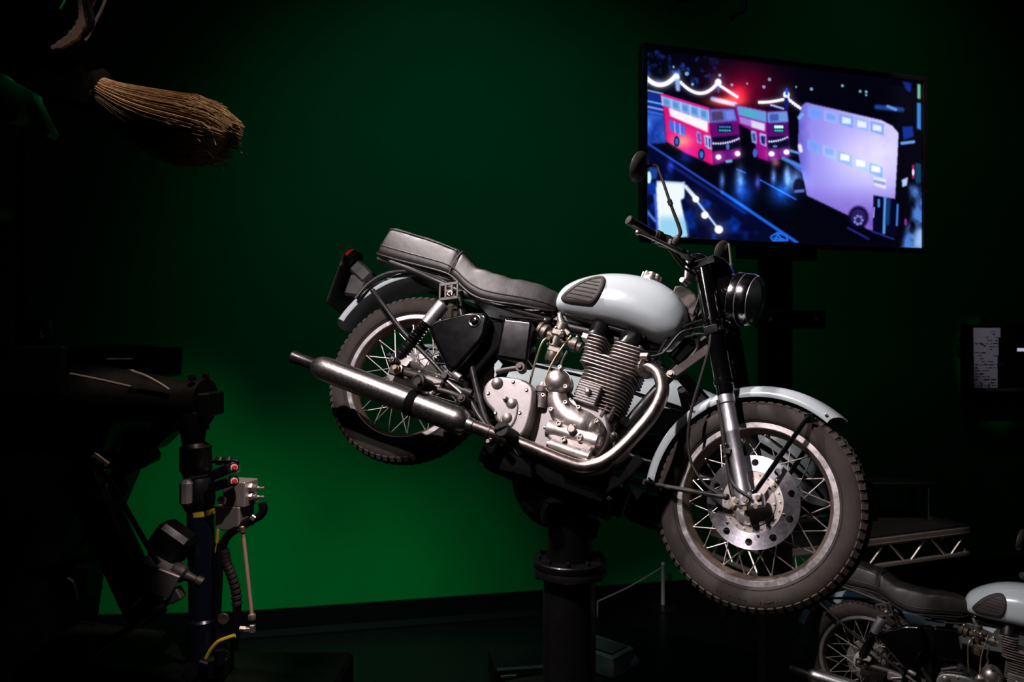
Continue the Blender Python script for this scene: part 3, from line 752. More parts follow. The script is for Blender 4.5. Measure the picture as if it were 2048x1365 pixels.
# --- suspension
for s_ in (-1, 1):
    a, b = Vector((.088, s_ * .135, .668)), Vector((-.018, s_ * .132, .345)); d = (b - a).normalized(); L0 = (b - a).length
    mb = MB().lathe([(.011, 0), (.012, .03), (.014, .05), (.012, .11), (.012, .20), (.0185, .205), (.0185, L0 - .03), (.012, L0 - .02)], a, d, 20)
    mb.cyl(b + Vector((0, -.02, 0)), b + Vector((0, .02, 0)), .016, n=16)
    sh = P(mb, 'shock_absorber', 'blacksatin')
    o0 = a + d * .055
    MB().lathe([(.020, 0), (.0265, .003), (.0265, .098), (.022, .100)], o0, d, 28).build('spring_shroud', M['fork'], sh)
    u = d.orthogonal().normalized(); v = d.cross(u); pts = []
    for i in range(7 * 14 + 1):
        t = i / (7 * 14); an = 2 * PI * 7 * t; pts.append(a + d * (.150 + .095 * t) + (u * math.cos(an) + v * math.sin(an)) * .0225)
    MB().tube(pts, .0040, 8).build('coil_spring', M['blackgloss'], sh)
    mb = MB()
    for k in range(5): mb.lathe([(.012, .245 + .012 * k), (.024 + .0015 * (k % 2), .248 + .012 * k), (.024, .254 + .012 * k), (.012, .256 + .012 * k)], a, d, 20)
    mb.build('adjuster_collar', M['blacksatin'], sh)
    mb = MB(); bolt(mb, a + Vector((0, s_ * .012, -.012)), Vector((0, s_, 0)), .012, .012); bolt(mb, b + Vector((0, s_ * .02, 0)), Vector((0, s_, 0)), .012, .012); build_each(mb, 'shock_bolt', M['bolt'], sh)
# cut-out plate over the top shock eye
mb = MB()
cz_ = Vector((.077, -.152, .664)); Rp = Matrix.Rotation(R(-24), 3, 'Y')
for c, sz in (((0, 0, .030), (.078, .006, .013)), ((0, 0, -.030), (.078, .006, .013)), ((-.035, 0, 0), (.009, .006, .06)), ((.035, 0, 0), (.009, .006, .06)), ((-.012, 0, 0), (.010, .006, .06)), ((.013, 0, 0), (.010, .006, .06)), ((0, 0, .002), (.022, .006, .010))):
    mb.box(cz_ + Rp @ Vector(c), sz, Rp, .002)
mb.box(cz_ + Rp @ Vector((.01, .02, -.02)), (.03, .036, .02), Rp, .003)
P(mb, 'shock_plate', 'greytube')

# --- side boxes
tb = [(.056, .508), (.053, .528), (.066, .552), (.100, .575), (.160, .602), (.222, .622), (.252, .622), (.266, .604), (.280, .560), (.282, .525), (.262, .450), (.244, .398), (.234, .385), (.222, .382), (.200, .398), (.120, .455), (.072, .490)]
tb = fillet([(.036, .520, .040), (.190, .612, .15), (.268, .634, .028), (.290, .535, .08), (.227, .358, .030)], 8)
mb = MB().plate(tb, -.095, -.152, .016, 1, 5); box_ = fix_normals(P(mb, 'tool_box', 'blackgloss', ang=50))
mb = MB().plate([(x * 1.0 + .050 * (1 if x > .2 else .35), z) for x, z in tb], -.04, -.10, .012, 1, 3); fix_normals(mb.build('box_back', M['blackmatt'], box_, ang=50))
mb = MB().lathe([(.024, .001), (.025, .003), (.022, .0035), (.013, .0015), (.012, .008), (.0105, .0105), (.006, .011), (.005, .0095), (.0005, .0095)], (.226, -.1515, .583), RT, 32); mb.build('box_knob', M['blackgloss'], box_)
bt = [(.318, .622), (.322, .630), (.332, .633), (.412, .650), (.424, .650), (.430, .640), (.468, .515), (.468, .506), (.460, .500), (.368, .484), (.360, .486), (.355, .494)]
bt = fillet([(.316, .634, .014), (.428, .654, .014), (.472, .499, .014), (.353, .479, .014)], 6)
mb = MB().plate(bt, -.045, -.130, .009, 1, 4)
P(fix_normals(mb.build('battery_box', M['blackgloss'], bike, ang=50)) and MB().bar((.355, -.131, .494), (.468, -.131, .510), .003, .008, (0, 1, 0)), 'box_seam', 'blackmatt')
mb = MB().tube([(.30, -.02, .66), (.36, -.05, .68), (.44, -.06, .675), (.48, -.04, .66)], .007, 8, 4); mb.tube([(.27, -.06, .655), (.36, -.08, .668), (.46, -.07, .69)], .0045, 8, 4); P(mb, 'wiring_loom', 'cable')

# --- engine
cc = [(.549, .400), (.565, .428), (.600, .442), (.660, .452), (.760, .446), (.800, .420), (.828, .370), (.832, .310), (.812, .258), (.770, .220), (.660, .210), (.575, .240), (.560, .30)]
mb = MB().plate(cc, .10, -.085, .012, 3, 4); eng = fix_normals(P(mb, 'crankcase', 'engineflat', ang=50))
gb = [(.362, .352), (.360, .376), (.371, .402), (.399, .421), (.450, .433), (.500, .436), (.534, .420), (.553, .376), (.568, .300), (.562, .250), (.530, .240), (.491, .256), (.450, .270), (.430, .292), (.397, .309), (.372, .330)]
mb = MB().plate(gb, .08, -.142, .012, 3, 5); gbx = fix_normals(P(mb, 'gearbox_cover', 'engineflat', ang=50))
mb = MB()
for x, z, r_ in ((.402, .394, .0215), (.484, .342, .0205), (.489, .289, .0205)):
    mb.lathe([(r_, 0), (r_ * .97, .005), (r_ * .75, .012), (.006, .016), (.0005, .016)], (x, -.1415, z), RT, 24).nxt()
mb.lathe([(.0105, 0), (.0105, .006), (.007, .008), (.006, .022), (.0005, .022)], (.455, -.1415, .352), RT, 14).nxt()
hull = [(.478, .362), (.505, .350), (.520, .30), (.512, .262), (.475, .262), (.462, .30)]
mb.plate(hull, -.140, -.1475, .005, 3, 2)
build_each(mb, 'gearbox_boss', M['engineflat'], gbx)
mb = MB()
for x, z in ((.513, .406), (.522, .322), (.440, .293), (.385, .35), (.505, .262), (.455, .418)): mb.lathe([(.0065, 0), (.0065, .004), (.0045, .0055), (.0005, .005)], (x, -.1415, z), RT, 12).nxt()
build_each(mb, 'cover_screw', M['bolt'], gbx)
# timing chest: a swelling cover with a ball above it
tm = [(.572, .440), (.585, .395), (.606, .362), (.640, .328), (.690, .312), (.745, .312), (.785, .328), (.803, .352), (.798, .384), (.776, .405), (.745, .417), (.712, .418), (.690, .430), (.668, .452), (.640, .470), (.600, .470)]
tp_ = [Vector((x, -.100, z)) for x, z in ((.603, .455), (.612, .430), (.630, .402), (.655, .380), (.685, .366), (.715, .360), (.745, .358), (.768, .357))]
mb = MB().tube(tp_, [.030, .034, .040, .046, .050, .053, .052, .046], 26, 4); mb.sphere(tp_[-1], .0458, 26); mb.v = [(x, -.100 + (y + .100) * 1.02, z) for x, y, z in mb.v]
tch = P(mb, 'timing_cover', 'engine', ang=60)
mb = MB().sphere((.600, -.115, .472), .046, 32, (1, .95, 1)); mb.lathe([(.047, 0), (.047, .05)], (.600, -.118, .472), (0, 1, 0), 32); mb.cyl((.595, -.118, .512), (.592, -.118, .528), .009, n=12)
mb.build('distributor_cover', M['engine'], tch)
rim_ = [(x, z) for x, z in tm]
mb = MB().plate(inset(crom_closed(rim_, 3), .006)[::1], -.055, -.100, .004, 1, 2)
mb.build('cover_flange', M['engine'], tch); fix_normals(tch.children[-1])
mb = MB()
def screw(mb, x, y, z, r_=.0082):
    mb.lathe([(r_, .012), (r_, -.004), (r_ * .85, -.006), (r_ * .55, -.006), (r_ * .5, -.002), (.0005, -.002)], (x, y, z), (0, 1, 0), 16).nxt()
for x, z in ((.598, .518), (.577, .352 + .055), (.640, .461), (.661, .409), (.622, .370 - .0), (.710, .408), (.786, .384)): screw(mb, x, -.140 if z < .5 else -.150, z, .0075)
build_each(mb, 'cover_screw', M['bolt'], tch)
# oil pump housing under it
a0, a1 = Vector((.635, -.128, .306)), Vector((.812, -.128, .318))
mb = MB().lathe([(.018, -.006), (.030, 0), (.031, .02), (.029, .03), (.029, .15), (.032, .155), (.032, .178), (.022, .182), (.020, .19)], a0, a1 - a0, 28)
mb.plate([(.640, .335), (.690, .318), (.80, .342), (.812, .29), (.790, .262), (.70, .262), (.648, .275)], -.08, -.150, .010, 2, 4)
op = fix_normals(P(mb, 'oil_pump_housing', 'engine', ang=50))
b0, b1 = Vector((.668, -.142, .2555)), Vector((.812, -.142, .258))
mb = MB().lathe([(.010, -.012), (.012, -.002), (.0215, 0), (.0215, .108), (.0245, .110), (.0245, .140), (.018, .144)], b0, b1 - b0, 26); mb.hexnut(b1, X, .011, .014); mb.build('oil_filter_cap', M['engine'], op)
mb = MB().cyl((.722, -.150, .326), (.722, -.172, .326), .0145, n=20, ch=.003).nxt()
for x, z in ((.672, .330), (.757, .316), (.708, .285), (.757, .305)): screw(mb, x, -.156, z, .009)
mb.cyl((.634, -.13, .306), (.620, -.13, .305), .006).nxt(); mb.hexnut((.816, -.128, .318), X, .010, .012); build_each(mb, 'housing_plug', M['bolt'], op)
mb = MB().lathe([(.020, -.035), (.020, .02), (.024, .022), (.024, .040), (.017, .044), (.010, .056), (.0005, .056)], (.560, -.095, .405), (-.25, -.15, 1), 20); P(mb, 'oil_filler', 'fins')
mb = MB().tube([(.548, -.10, .455), (.545, -.09, .53), (.553, -.08, .60), (.566, -.07, .66)], .0038, 8, 4); P(mb, 'oil_pipe', 'brass')
# barrel and head
def rrect(x0, x1, y0, y1, r_=.02, n=4):
    o = []
    for cx, cy, a in ((x1 - r_, y1 - r_, 0), (x0 + r_, y1 - r_, 90), (x0 + r_, y0 + r_, 180), (x1 - r_, y0 + r_, 270)):
        for i in range(n + 1): t = R(a + 90 * i / n); o.append((cx + r_ * math.cos(t), cy + r_ * math.sin(t)))
    return o
def fin(mb, z, th, x0, x1, y0, y1, r_=.022):
    q = rrect(x0, x1, y0, y1, r_); i_ = inset(q, .0015)
    mb.loft([[(x, y, z) for x, y in i_], [(x, y, z + th * .3) for x, y in q], [(x, y, z + th * .7) for x, y in q], [(x, y, z + th) for x, y in i_]])
mb = MB(); z = .438
while z < .575: fin(mb, z, .0048, .652 + (.575 - z) * -.02, .832, -.088, .088, .04); z += .0128
core = rrect(.672, .815, -.068, .068, .05, 6); mb.loft([[(x, y, .43) for x, y in core], [(x, y, .60) for x, y in core]])
P(mb, 'cylinder_barrel', 'fins')
mb = MB(); z = .578
while z < .628: fin(mb, z, .0050, .632, .842, -.096, .096, .024); z += .0128
z0 = z
while z < .688: fin(mb, z, .0050, .626, .698, -.094, .094, .022); z += .0128
z = z0
while z < .682: fin(mb, z, .0050, .722, .842, -.094, .094, .026); z += .0128
for a, b in ((.645, .682), (.738, .825)):
    q = rrect(a, b, -.07, .07, .012); mb.loft([[(x, y, .58) for x, y in q], [(x, y, .70) for x, y in q]])
q = rrect(.65, .825, -.07, .07, .012); mb.loft([[(x, y, .57) for x, y in q], [(x, y, .63) for x, y in q]])
hd = P(mb, 'cylinder_head', 'fins')
for x, r_ in ((.648, .034), (.772, .042)):
    mb = MB().lathe([(r_ + .002, 0), (r_ + .002, .006), (r_, .010), (r_ * .97, .046), (r_ * .8, .054), (.0005, .055)], (x, -.052, .688), (0, 0, 1), 10); mb.box((x, .01, .712), (r_ * 1.7, .10, .045), None, .008)
    mb.build('rocker_cover', M['blacksatin'], hd)
mb = MB().box((.618, -.06, .672), (.025, .05, .022), None, .003).nxt(); mb.cyl((.835, -.078, .660), (.860, -.085, .665), .015, n=14); build_each(mb, 'head_lug', M['bolt'], hd)
mb = MB()
for k in range(8): fin(mb, .436 + k * .0092, .0042, .668, .752, -.112, -.06, .004)
mb.box((.710, -.085, .472), (.078, .045, .075), None, .003); tp = P(mb, 'tappet_cover', 'engineflat')
MB().lathe([(.012, 0), (.010, .006), (.010, .010), (.006, .014), (.0005, .014)], (.712, -.112, .476), RT, 14).build('cover_nut', M['fins'], tp)
for x in (.775, .80): P(MB().cyl((x, -.075, .35), (x + .01, -.075, .46), .0085, n=12).hexnut((x + .005, -.075, .41), (0, 0, 1), .013, .02), 'pushrod_tube', 'greytube')
P(MB().cyl((.838, -.03, .432), (.862, -.045, .430), .016, n=14), 'sump_boss', 'blacksatin')
# carburettor
mb = MB().lathe([(.034, 0), (.033, .010), (.027, .012), (.027, .018), (.032, .020), (.032, .032), (.026, .034)], (.438, -.055, .652), X + Vector((0, 0, -.15)), 22); mb.build('inlet_bell', M['dirty'], bike)
mb = MB().cyl((.465, -.055, .646), (.612, -.055, .632), .019, n=18); mb.lathe([(.026, 0), (.026, .02)], (.575, -.055, .636), X, 18)
mb.cyl((.515, -.06, .60), (.515, -.06, .70), .022, n=18, ch=.004); mb.box((.518, -.062, .655), (.05, .05, .03), None, .006)
mb.box((.528, -.06, .590), (.052, .05, .026), None, .006); mb.lathe([(.027, 0), (.027, .022), (.020, .034), (.008, .038)], (.526, -.06, .580), (0, 0, -1), 18)
mb.cyl((.535, -.08, .65), (.54, -.095, .645), .008); mb.cyl((.50, -.08, .625), (.498, -.098, .62), .007); mb.box((.545, -.06, .668), (.03, .03, .02), Matrix.Rotation(.4, 3, 'Y'), .004)
cb = P(mb, 'carburettor', 'dirty')
mb = MB()
for x, z in ((.505, .668), (.532, .662), (.55, .628), (.50, .60), (.59, .66), (.455, .685)): mb.sphere((x, -.085 if x < .55 else -.075, z), .006, 8).nxt()
build_each(mb, 'carburettor_screw', M['bolt'], cb)
mb = MB().tube([(.490, -.06, .728), (.500, -.062, .71), (.512, -.062, .695)], [.009, .012, .014], 12, 4); P(mb, 'fuel_pipe', 'bolt')
P(MB().tube([(.505, -.082, .635), (.485, -.10, .60), (.49, -.105, .52), (.50, -.105, .45), (.505, -.10, .41)], .0042, 8, 5), 'breather_hose', 'brass')
P(MB().tube([(.575, -.075, .60), (.570, -.07, .555), (.578, -.07, .53), (.566, -.065, .505)], .0045, 8, 4), 'drain_hose', 'dirty')
# kickstart, engine plates
mb = MB().tube([(.380, -.135, .432), (.415, -.140, .452), (.462, -.140, .474)], .0095, 12, 2); mb.cyl((.462, -.12, .474), (.462, -.155, .474), .017, n=16); mb.hexnut((.462, -.155, .474), RT, .009, .008); P(mb, 'kickstart_lever', 'greytube')
mb = MB().plate([(.80, .31), (.86, .365), (.90, .362), (.905, .33), (.86, .24), (.80, .20)], -.02, -.055, .005, 1); bolt(mb, (.872, -.055, .352), r=.012, h=.012); bolt(mb, (.845, -.08, .365), r=.014, h=.01); fix_normals(P(mb, 'engine_plate', 'greytube'))
# exhaust
pp = [(.848, -.050, .630), (.876, -.070, .632), (.918, -.095, .611), (.950, -.120, .562), (.958, -.140, .510), (.950, -.155, .450), (.930, -.165, .387), (.908, -.170, .330), (.880, -.175, .277), (.846, -.178, .240), (.805, -.180, .219), (.756, -.183, .214), (.694, -.186, .215), (.620, -.190, .217), (.512, -.200, .216), (.40, -.217, .214)]
ex = P(MB().tube(pp, .0225, 22, 5), 'exhaust_pipe', 'pipe')
pd = (Vector(pp[1]) - Vector(pp[0])).normalized()
mb = MB().lathe([(.024, -.012), (.033, -.010), (.033, .018), (.025, .020)], pp[0], pd, 28)
u = pd.orthogonal().normalized(); v = pd.cross(u)
for i in range(16):
    a = 2 * PI * i / 16; r_ = u * math.cos(a) + v * math.sin(a); c = Vector(pp[0]) + r_ * .035 + pd * .004
    mb.bar(c - pd * .014, c + pd * .014, .006, .012, r_.cross(pd))
mb.build('finned_collar', M['fins'], ex)
mb = MB()
for t in ((.512, -.2, .216), (.47, -.206, .2155)): mb.lathe([(.0235, -.004), (.0248, -.003), (.0248, .003), (.0235, .004)], t, (1, .16, 0), 24)
mb.box((.486, -.204, .184), (.014, .016, .016), None, .003); mb.hexnut((.486, -.214, .184), RT, .008, .01); mb.build('pipe_clamp', M['pipe'], ex)
m0, m1 = Vector((.405, -.2165, .214)), Vector((-.345, -.252, .216)); md = m1 - m0; L0 = md.length
prof = [(.0240, -.01), (.0255, 0), (.0262, .012), (.034, .020), (.042, .034), (.0455, .052), (.0455, L0 - .165), (.0450, L0 - .140), (.041, L0 - .117), (.032, L0 - .100), (.0245, L0 - .092)]
mf = P(MB().lathe(prof, m0, md, 40), 'silencer', 'muffler')
mb = MB().lathe([(.0235, L0 - .098), (.0235, L0 - .004), (.0255, L0), (.0255, L0 + .006), (.021, L0 + .008), (.019, L0 + .004), (.019, L0 - .07)], m0, md, 28); mb.build('tail_pipe', M['blacksatin'], mf)
mb = MB().lathe([(.0458, .209), (.0472, .211), (.0472, .243), (.0458, .245)], m0, md, 40, caps=False)
mb.build('silencer_band', M['blackmatt'], mf)
# footpegs
mb = MB().cyl((.205, -.135, .300), (.195, -.30, .283), .010); mb.cyl((.33, -.10, .30), (.318, -.165, .298), .011); mb.tube([(.318, -.16, .298), (.27, -.17, .302), (.205, -.17, .297)], .0095, 10, 3)
mb.cyl((.315, -.15, .30), (.313, -.178, .297), .015, n=16); mb.hexnut((.313, -.178, .297), RT, .009, .006)
pg = P(mb, 'passenger_footpeg', 'greytube')
mb = MB().lathe([(.019, 0), (.019, .06), (.020, .065), (.026, .068), (.026, .080), (.019, .083), (.017, .080), (.0005, .078)], (.197, -.205, .2925), Vector((-.02, -.13, -.012)), 22)
for i in range(9): mb.lathe([(.0192, .005 + i * .0065), (.0208, .007 + i * .0065), (.0192, .009 + i * .0065)], (.197, -.205, .2925), Vector((-.02, -.13, -.012)), 22, caps=False)
mb.build('peg_rubber', M['grip'], pg)
mb = MB().cyl((.555, -.10, .235), (.545, -.30, .228), .009); pg = P(mb, 'rider_footpeg', 'frame')
mb = MB().lathe([(.020, 0), (.0215, .006), (.0215, .090), (.0255, .092), (.0265, .110), (.0225, .114), (.0005, .114)], (.556, -.188, .232), Vector((-.012, -.11, -.004)), 26)
mb.build('peg_rubber', M['grip'], pg)
mb = MB().box((.5415, -.3035, .228), (.005, .003, .046), Matrix.Rotation(R(50), 3, 'Y')); mb.cyl((.5412, -.302, .228), (.5410, -.306, .228), .004); mb.build('peg_slot', M['blackmatt'], pg)
mb = MB().tube([(.335, -.125, .300), (.375, -.135, .270), (.43, -.140, .237)], .010, 12, 2); P(mb, 'peg_bracket', 'frame')
mb = MB().tube([(.21, -.125, .345), (.27, -.13, .325), (.285, -.13, .318)], .006, 10, 2); mb.tube([(.23, -.13, .375), (.245, -.14, .372), (.262, -.14, .368)], [.014, .012, .013], 12, 3); P(mb, 'brake_pedal', 'engineflat')
# spring-wound brake light switch, small cables near the head
mb = MB()
for pts, r_ in (([(.98, -.04, .86), (.94, -.07, .815), (.90, -.07, .76), (.885, -.06, .70), (.88, -.05, .66)], .006), ([(1.02, -.05, .85), (.965, -.07, .81), (.93, -.075, .78), (.90, -.07, .70), (.86, -.07, .67)], .0045), ([(1.06, -.07, .80), (1.0, -.075, .80), (.95, -.065, .775)], .005), ([(.93, -.05, .835), (.97, -.06, .80), (1.0, -.05, .76), (.98, -.04, .70)], .007)):
    mb.tube(pts, r_, 8, 5)
P(mb, 'wiring_loom', 'cable')
P(MB().box((.955, -.01, .74), (.06, .05, .10), Matrix.Rotation(R(25), 3, 'Y'), .01), 'horn', 'blackmatt')
# sub-frame that carries the bike on the post
mb = MB().box((.665, .02, .150), (.47, .11, .085), Matrix.Rotation(R(1), 3, 'Y'), .006); mb.box((.445, .0, .175), (.05, .17, .105), None, .006); mb.box((.905, .01, .185), (.05, .15, .115), None, .006); mb.bar((.90, -.06, .14), (.945, -.06, .33), .02, .03); mb.box((1.03, .12, .19), (.18, .16, .10), None, .006)
cr = P(mb, 'mounting_cradle', 'blackmatt')
mb = MB()
for x, z in ((.44, .15), (.44, .20), (.905, .165), (.925, .215)): bolt(mb, (x, -.087, z), r=.009, h=.01)
build_each(mb, 'cradle_bolt', M['bolt'], cr)

# ---------------------------------------------------------------- sidecar, bolted to the far side of the bike (same axes as the bike)
car = thing('sidecar', 'white and black boat shaped sidecar behind the raised motorcycle', 'sidecar', Mx=BM)
SX = [(-.505, .462, .470, .482, .60, .66), (-.47, .430, .470, .510, .53, .72), (-.40, .395, .465, .555, .475, .78), (-.29, .370, .462, .606, .440, .82), (-.10, .355, .46, .640, .425, .85), (.15, .350, .46, .672, .42, .87), (.43, .350, .475, .702, .42, .88), (.70, .355, .505, .760, .42, .88),
      (.80, .36, .57, .790, .42, .88), (.88, .365, .632, .802, .42, .875), (1.00, .37, .632, .792, .425, .865), (1.15, .38, .615, .772, .435, .85), (1.28, .39, .575, .742, .45, .83), (1.40, .41, .51, .697, .48, .80), (1.49, .425, .47, .642, .52, .76), (1.545, .445, .485, .572, .57, .71), (1.565, .485, .50, .52, .62, .66)]
arr = []
for a, b in zip(SX, SX[1:]):
    for j in range(4): arr.append([a[i] + (b[i] - a[i]) * j / 4 for i in range(6)])
arr.append(SX[-1]); SA_ = np.array(arr)
for _ in range(2): SA_[1:-1] = .25 * SA_[:-2] + .5 * SA_[1:-1] + .25 * SA_[2:]
def car_row(x): return [float(np.interp(x, SA_[:, 0], SA_[:, i])) for i in range(6)]
def car_y(x, z):
    _, zb, zm, zt, ya, yb = car_row(x); yc, wd = (ya + yb) / 2, (yb - ya) / 2
    u = min(1, abs(z - zm) / ((zt - zm) if z > zm else (zm - zb))); n = 2.3 if z > zm else 2.6
    return yc - wd * (1 - u ** n) ** (1 / n)
lp = []; NN = 48
for x, zb, zm, zt, ya, yb in SA_:
    yc, wd = (ya + yb) / 2, (yb - ya) / 2; l = []
    for j in range(NN):
        t = 2 * PI * j / NN; c, s_ = math.cos(t), math.sin(t); n = 2.3 if s_ >= 0 else 2.6; h = (zt - zm) if s_ >= 0 else (zm - zb)
        l.append((x, yc + wd * math.copysign(abs(c) ** (2 / n), c), zm + h * math.copysign(abs(s_) ** (2 / n), s_)))
    lp.append(l)
body = MB().loft(lp).build('body', M['paint'], car, ang=70); fix_normals(body)
body.data.materials.append(M['blackgloss'])
for p_ in body.data.polygons:
    c = p_.center; zm = car_row(c.x)[2]
    if c.z < zm - .001: p_.material_index = 1
mb = MB().tube([(x, car_y(x, z) - .001, z) for x, z in ((-.43, .485), (-.30, .535), (-.185, .566), (.10, .618), (.457, .655), (.62, .656), (.731, .650), (.85, .646), (1.0, .643), (1.229, .620), (1.346, .595), (1.46, .555), (1.54, .515))], .0085, 8, 4); mb.build('belt_moulding', M['blackgloss'], body)
mb = MB().tube([(x, car_y(x, z) - .002, z) for x, z in ((.30, .668), (.457, .690), (.60, .712))], .006, 8, 4); mb.tube([(x, car_y(x, z) - .002, z) for x, z in ((1.25, .662), (1.34, .638), (1.42, .606))], .0055, 8, 4); mb.build('trim_strip', M['chrome'], body)
mb = MB().tube([(1.565, .46, .475), (1.575, .50, .482), (1.60, .62, .485), (1.575, .76, .482), (1.53, .80, .48)], .012, 12, 4); mb.tube([(1.53, .60, .46), (1.595, .60, .484)], .008, 8); P(mb, 'bumper', 'chrome', car)
mb = MB()
for k in range(1): mb.tube([(.56, .50, .80), (.62, .48, .815), (.76, .50, .82), (.80, .65, .825), (.76, .80, .82), (.62, .82, .815), (.56, .80, .80)], .014, 10, 4)
mb.build('cockpit_rim', M['leather'], car)
ws = [(.800, .47, .80), (.790, .55, .80), (.785, .65, .80), (.790, .75, .80), (.800, .83, .80)]
mb = MB(); top = [(x - .03, y_ * .94 + .04, .90 - .03 * abs(y_ - .65) / .18) for x, y_, z in ws]
mb.loft([[(x, y_, z) for x, y_, z in ws] + [(x + .004, y_, z) for x, y_, z in reversed(ws)], [(x, y_, z) for x, y_, z in top] + [(x + .004, y_, z) for x, y_, z in reversed(top)]])
fix_normals(mb.build('windscreen', M['clearglass'], car))
for pts, r_ in (([(.985, .03, .62), (1.02, .20, .56), (1.05, .44, .50)], .016), ([(.35, .10, .28), (.35, .30, .29), (.36, .50, .35)], .017), ([(-.10, .30, .33), (.30, .38, .30), (.90, .38, .30), (1.25, .46, .36)], .017), ([(-.20, .35, .34), (-.2, .9, .34)], .016)):
    P(MB().tube(pts, r_, 12, 4), 'chassis_tube', 'frame', car)
t = MB().lathe([(.17, .03), (.19, .045), (.22, .05), (.243, .038), (.25, 0), (.243, -.038), (.22, -.05), (.19, -.045), (.17, -.03)], ax=RT, n=64, closed=True)
wh = t.build('sidecar_wheel', M['blackmatt'], car, Matrix.Translation((.44, .98, .27)))
MB().lathe([(.0005, -.04), (.06, -.038), (.12, -.012), (.172, -.03), (.172, .03), (.12, .012), (.06, .05), (.0005, .052)], ax=RT, n=40).build('wheel_disc', M['blackgloss'], wh)
mb = fender(.44, .27, uprof([(.275, .085), (.285, .084), (.292, .06), (.295, .001)]), R(15), R(165), 40); mb.v = [(x, y_ + .98, z) for x, y_, z in mb.v]; fix_normals(P(mb, 'sidecar_mudguard', 'paint', car))
P(MB().tube([(.44, .98, .27), (.44, .80, .30), (.44, .60, .34)], .018), 'stub_axle', 'frame', car)

# ---------------------------------------------------------------- second bike and its sidecar, standing on the floor at the lower right
B2 = Matrix.Translation((2.0007, 4.3099, .0)) @ Matrix(((.80594, .57225, .15163), (-.58555, .80827, .06186), (-.08716, -.13864, .9865))).to_4x4()
bike2 = copy_tree(bike); bike2.matrix_world = B2
tag(bike2, 'second pale grey motorcycle parked on the floor, front cut off by the right edge', 'motorcycle')
for o in [c for c in bike2.children if c.name.startswith('mounting_cradle')]:
    for k in list(o.children): bpy.data.objects.remove(k)
    bpy.data.objects.remove(o)
car2 = copy_tree(car); car2.matrix_world = B2
tag(car2, 'second sidecar, half hidden behind the motorcycle parked at lower right', 'sidecar')

# ---------------------------------------------------------------- post that carries the first bike
PX, PY = .205, 2.68
post = thing('support_post', 'thick black steel post bolted under the raised motorcycle', 'post', (PX, PY, .80))
def V(mb, name, m, parent, ang=35): return mb.build(name, M[m], parent, None, ang)
mb = MB().lathe([(.094, .02), (.094, .545)], (0, 0, 0), (0, 0, 1), 48); V(mb, 'column', 'blacksatin', post)
mb = MB().lathe([(.096, 0), (.142, 0), (.146, .004), (.146, .026), (.142, .030), (.104, .030), (.097, .045)], (0, 0, 0), (0, 0, 1), 56, closed=False); fl = V(mb, 'base_flange', 'steelfit', post)
mb = MB()
for i in range(12): a = 2 * PI * (i + .5) / 12; mb.hexnut((.126 * math.cos(a), .126 * math.sin(a), .030), (0, 0, 1), .009, .010).nxt()
build_each(mb, 'flange_bolt', M['bolt'], fl)
mb = MB().lathe([(.095, .540), (.128, .540), (.131, .544), (.131, .562), (.129, .565), (.129, .568), (.131, .571), (.131, .590), (.128, .594), (.085, .594)], (0, 0, 0), (0, 0, 1), 56); tf = V(mb, 'top_flange', 'blacksatin', post)
mb = MB()
for i in range(10):
    a = 2 * PI * (i + .3) / 10; c = Vector((.114 * math.cos(a), .114 * math.sin(a), 0)); mb.hexnut(c + Vector((0, 0, .594)), (0, 0, 1), .0095, .016).nxt(); mb.hexnut(c + Vector((0, 0, .540)), (0, 0, -1), .0095, .014).nxt()
build_each(mb, 'flange_bolt', M['blacksatin'], tf)
mb = MB().lathe([(.082, .59), (.080, .70), (.080, .80)], (0, 0, 0), (0, 0, 1), 40); mb.box((.0, 0, .735), (.20, .15, .07), Matrix.Rotation(R(16), 3, 'Y'), .01); V(mb, 'neck', 'rig', post)
ped = thing('pedestal', 'wide round black plinth on the floor under the support post', 'plinth', (PX, PY, 0))
V(MB().lathe([(.47, 0), (.47, .74), (.455, .775), (.42, .79), (.30, .80), (.0005, .80)], (0, 0, 0), (0, 0, 1), 72), 'plinth_body', 'blacksatin', ped)

# ---------------------------------------------------------------- television on its stand
TL, TR_, BL, BRc = at(1280, 90, 4.0), at(1848, 155, 4.536), at(1283, 487, 4.0), at(1850, 505, 4.536)
tcx = (TL + TR_ + BL + BRc) / 4; tx = (TR_ - TL + BRc - BL).normalized(); tx.z = 0; tx.normalize(); tn = tx.cross(Vector((0, 0, 1)))  # towards the viewer
if tn.y > 0: tn = -tn
TW = ((TR_ - TL).length + (BRc - BL).length) / 2; TH = ((TL - BL).length + (TR_ - BRc).length) / 2
TM = Matrix((tx, -tn, Vector((0, 0, 1)))).transposed().to_4x4(); TM.translation = tcx     # local: x right, y back, z up
tv = thing('television', 'big flat television showing buses at night, on a black post', 'television', Mx=TM)
bz = .030
mb = MB()
for c, s_ in (((0, 0, TH / 2 - bz / 2), (TW, .05, bz)), ((0, 0, -TH / 2 + bz / 2), (TW, .05, bz)), ((-TW / 2 + bz / 2, 0, 0), (bz, .05, TH - 2 * bz)), ((TW / 2 - bz / 2, 0, 0), (bz, .05, TH - 2 * bz))): mb.box(c, s_, None, .004)
mb.build('bezel', M['blacksatin'], tv)
MB().box((0, .035, 0), (TW - .02, .05, TH - .02), None, .01).build('back_cover', M['blackmatt'], tv)
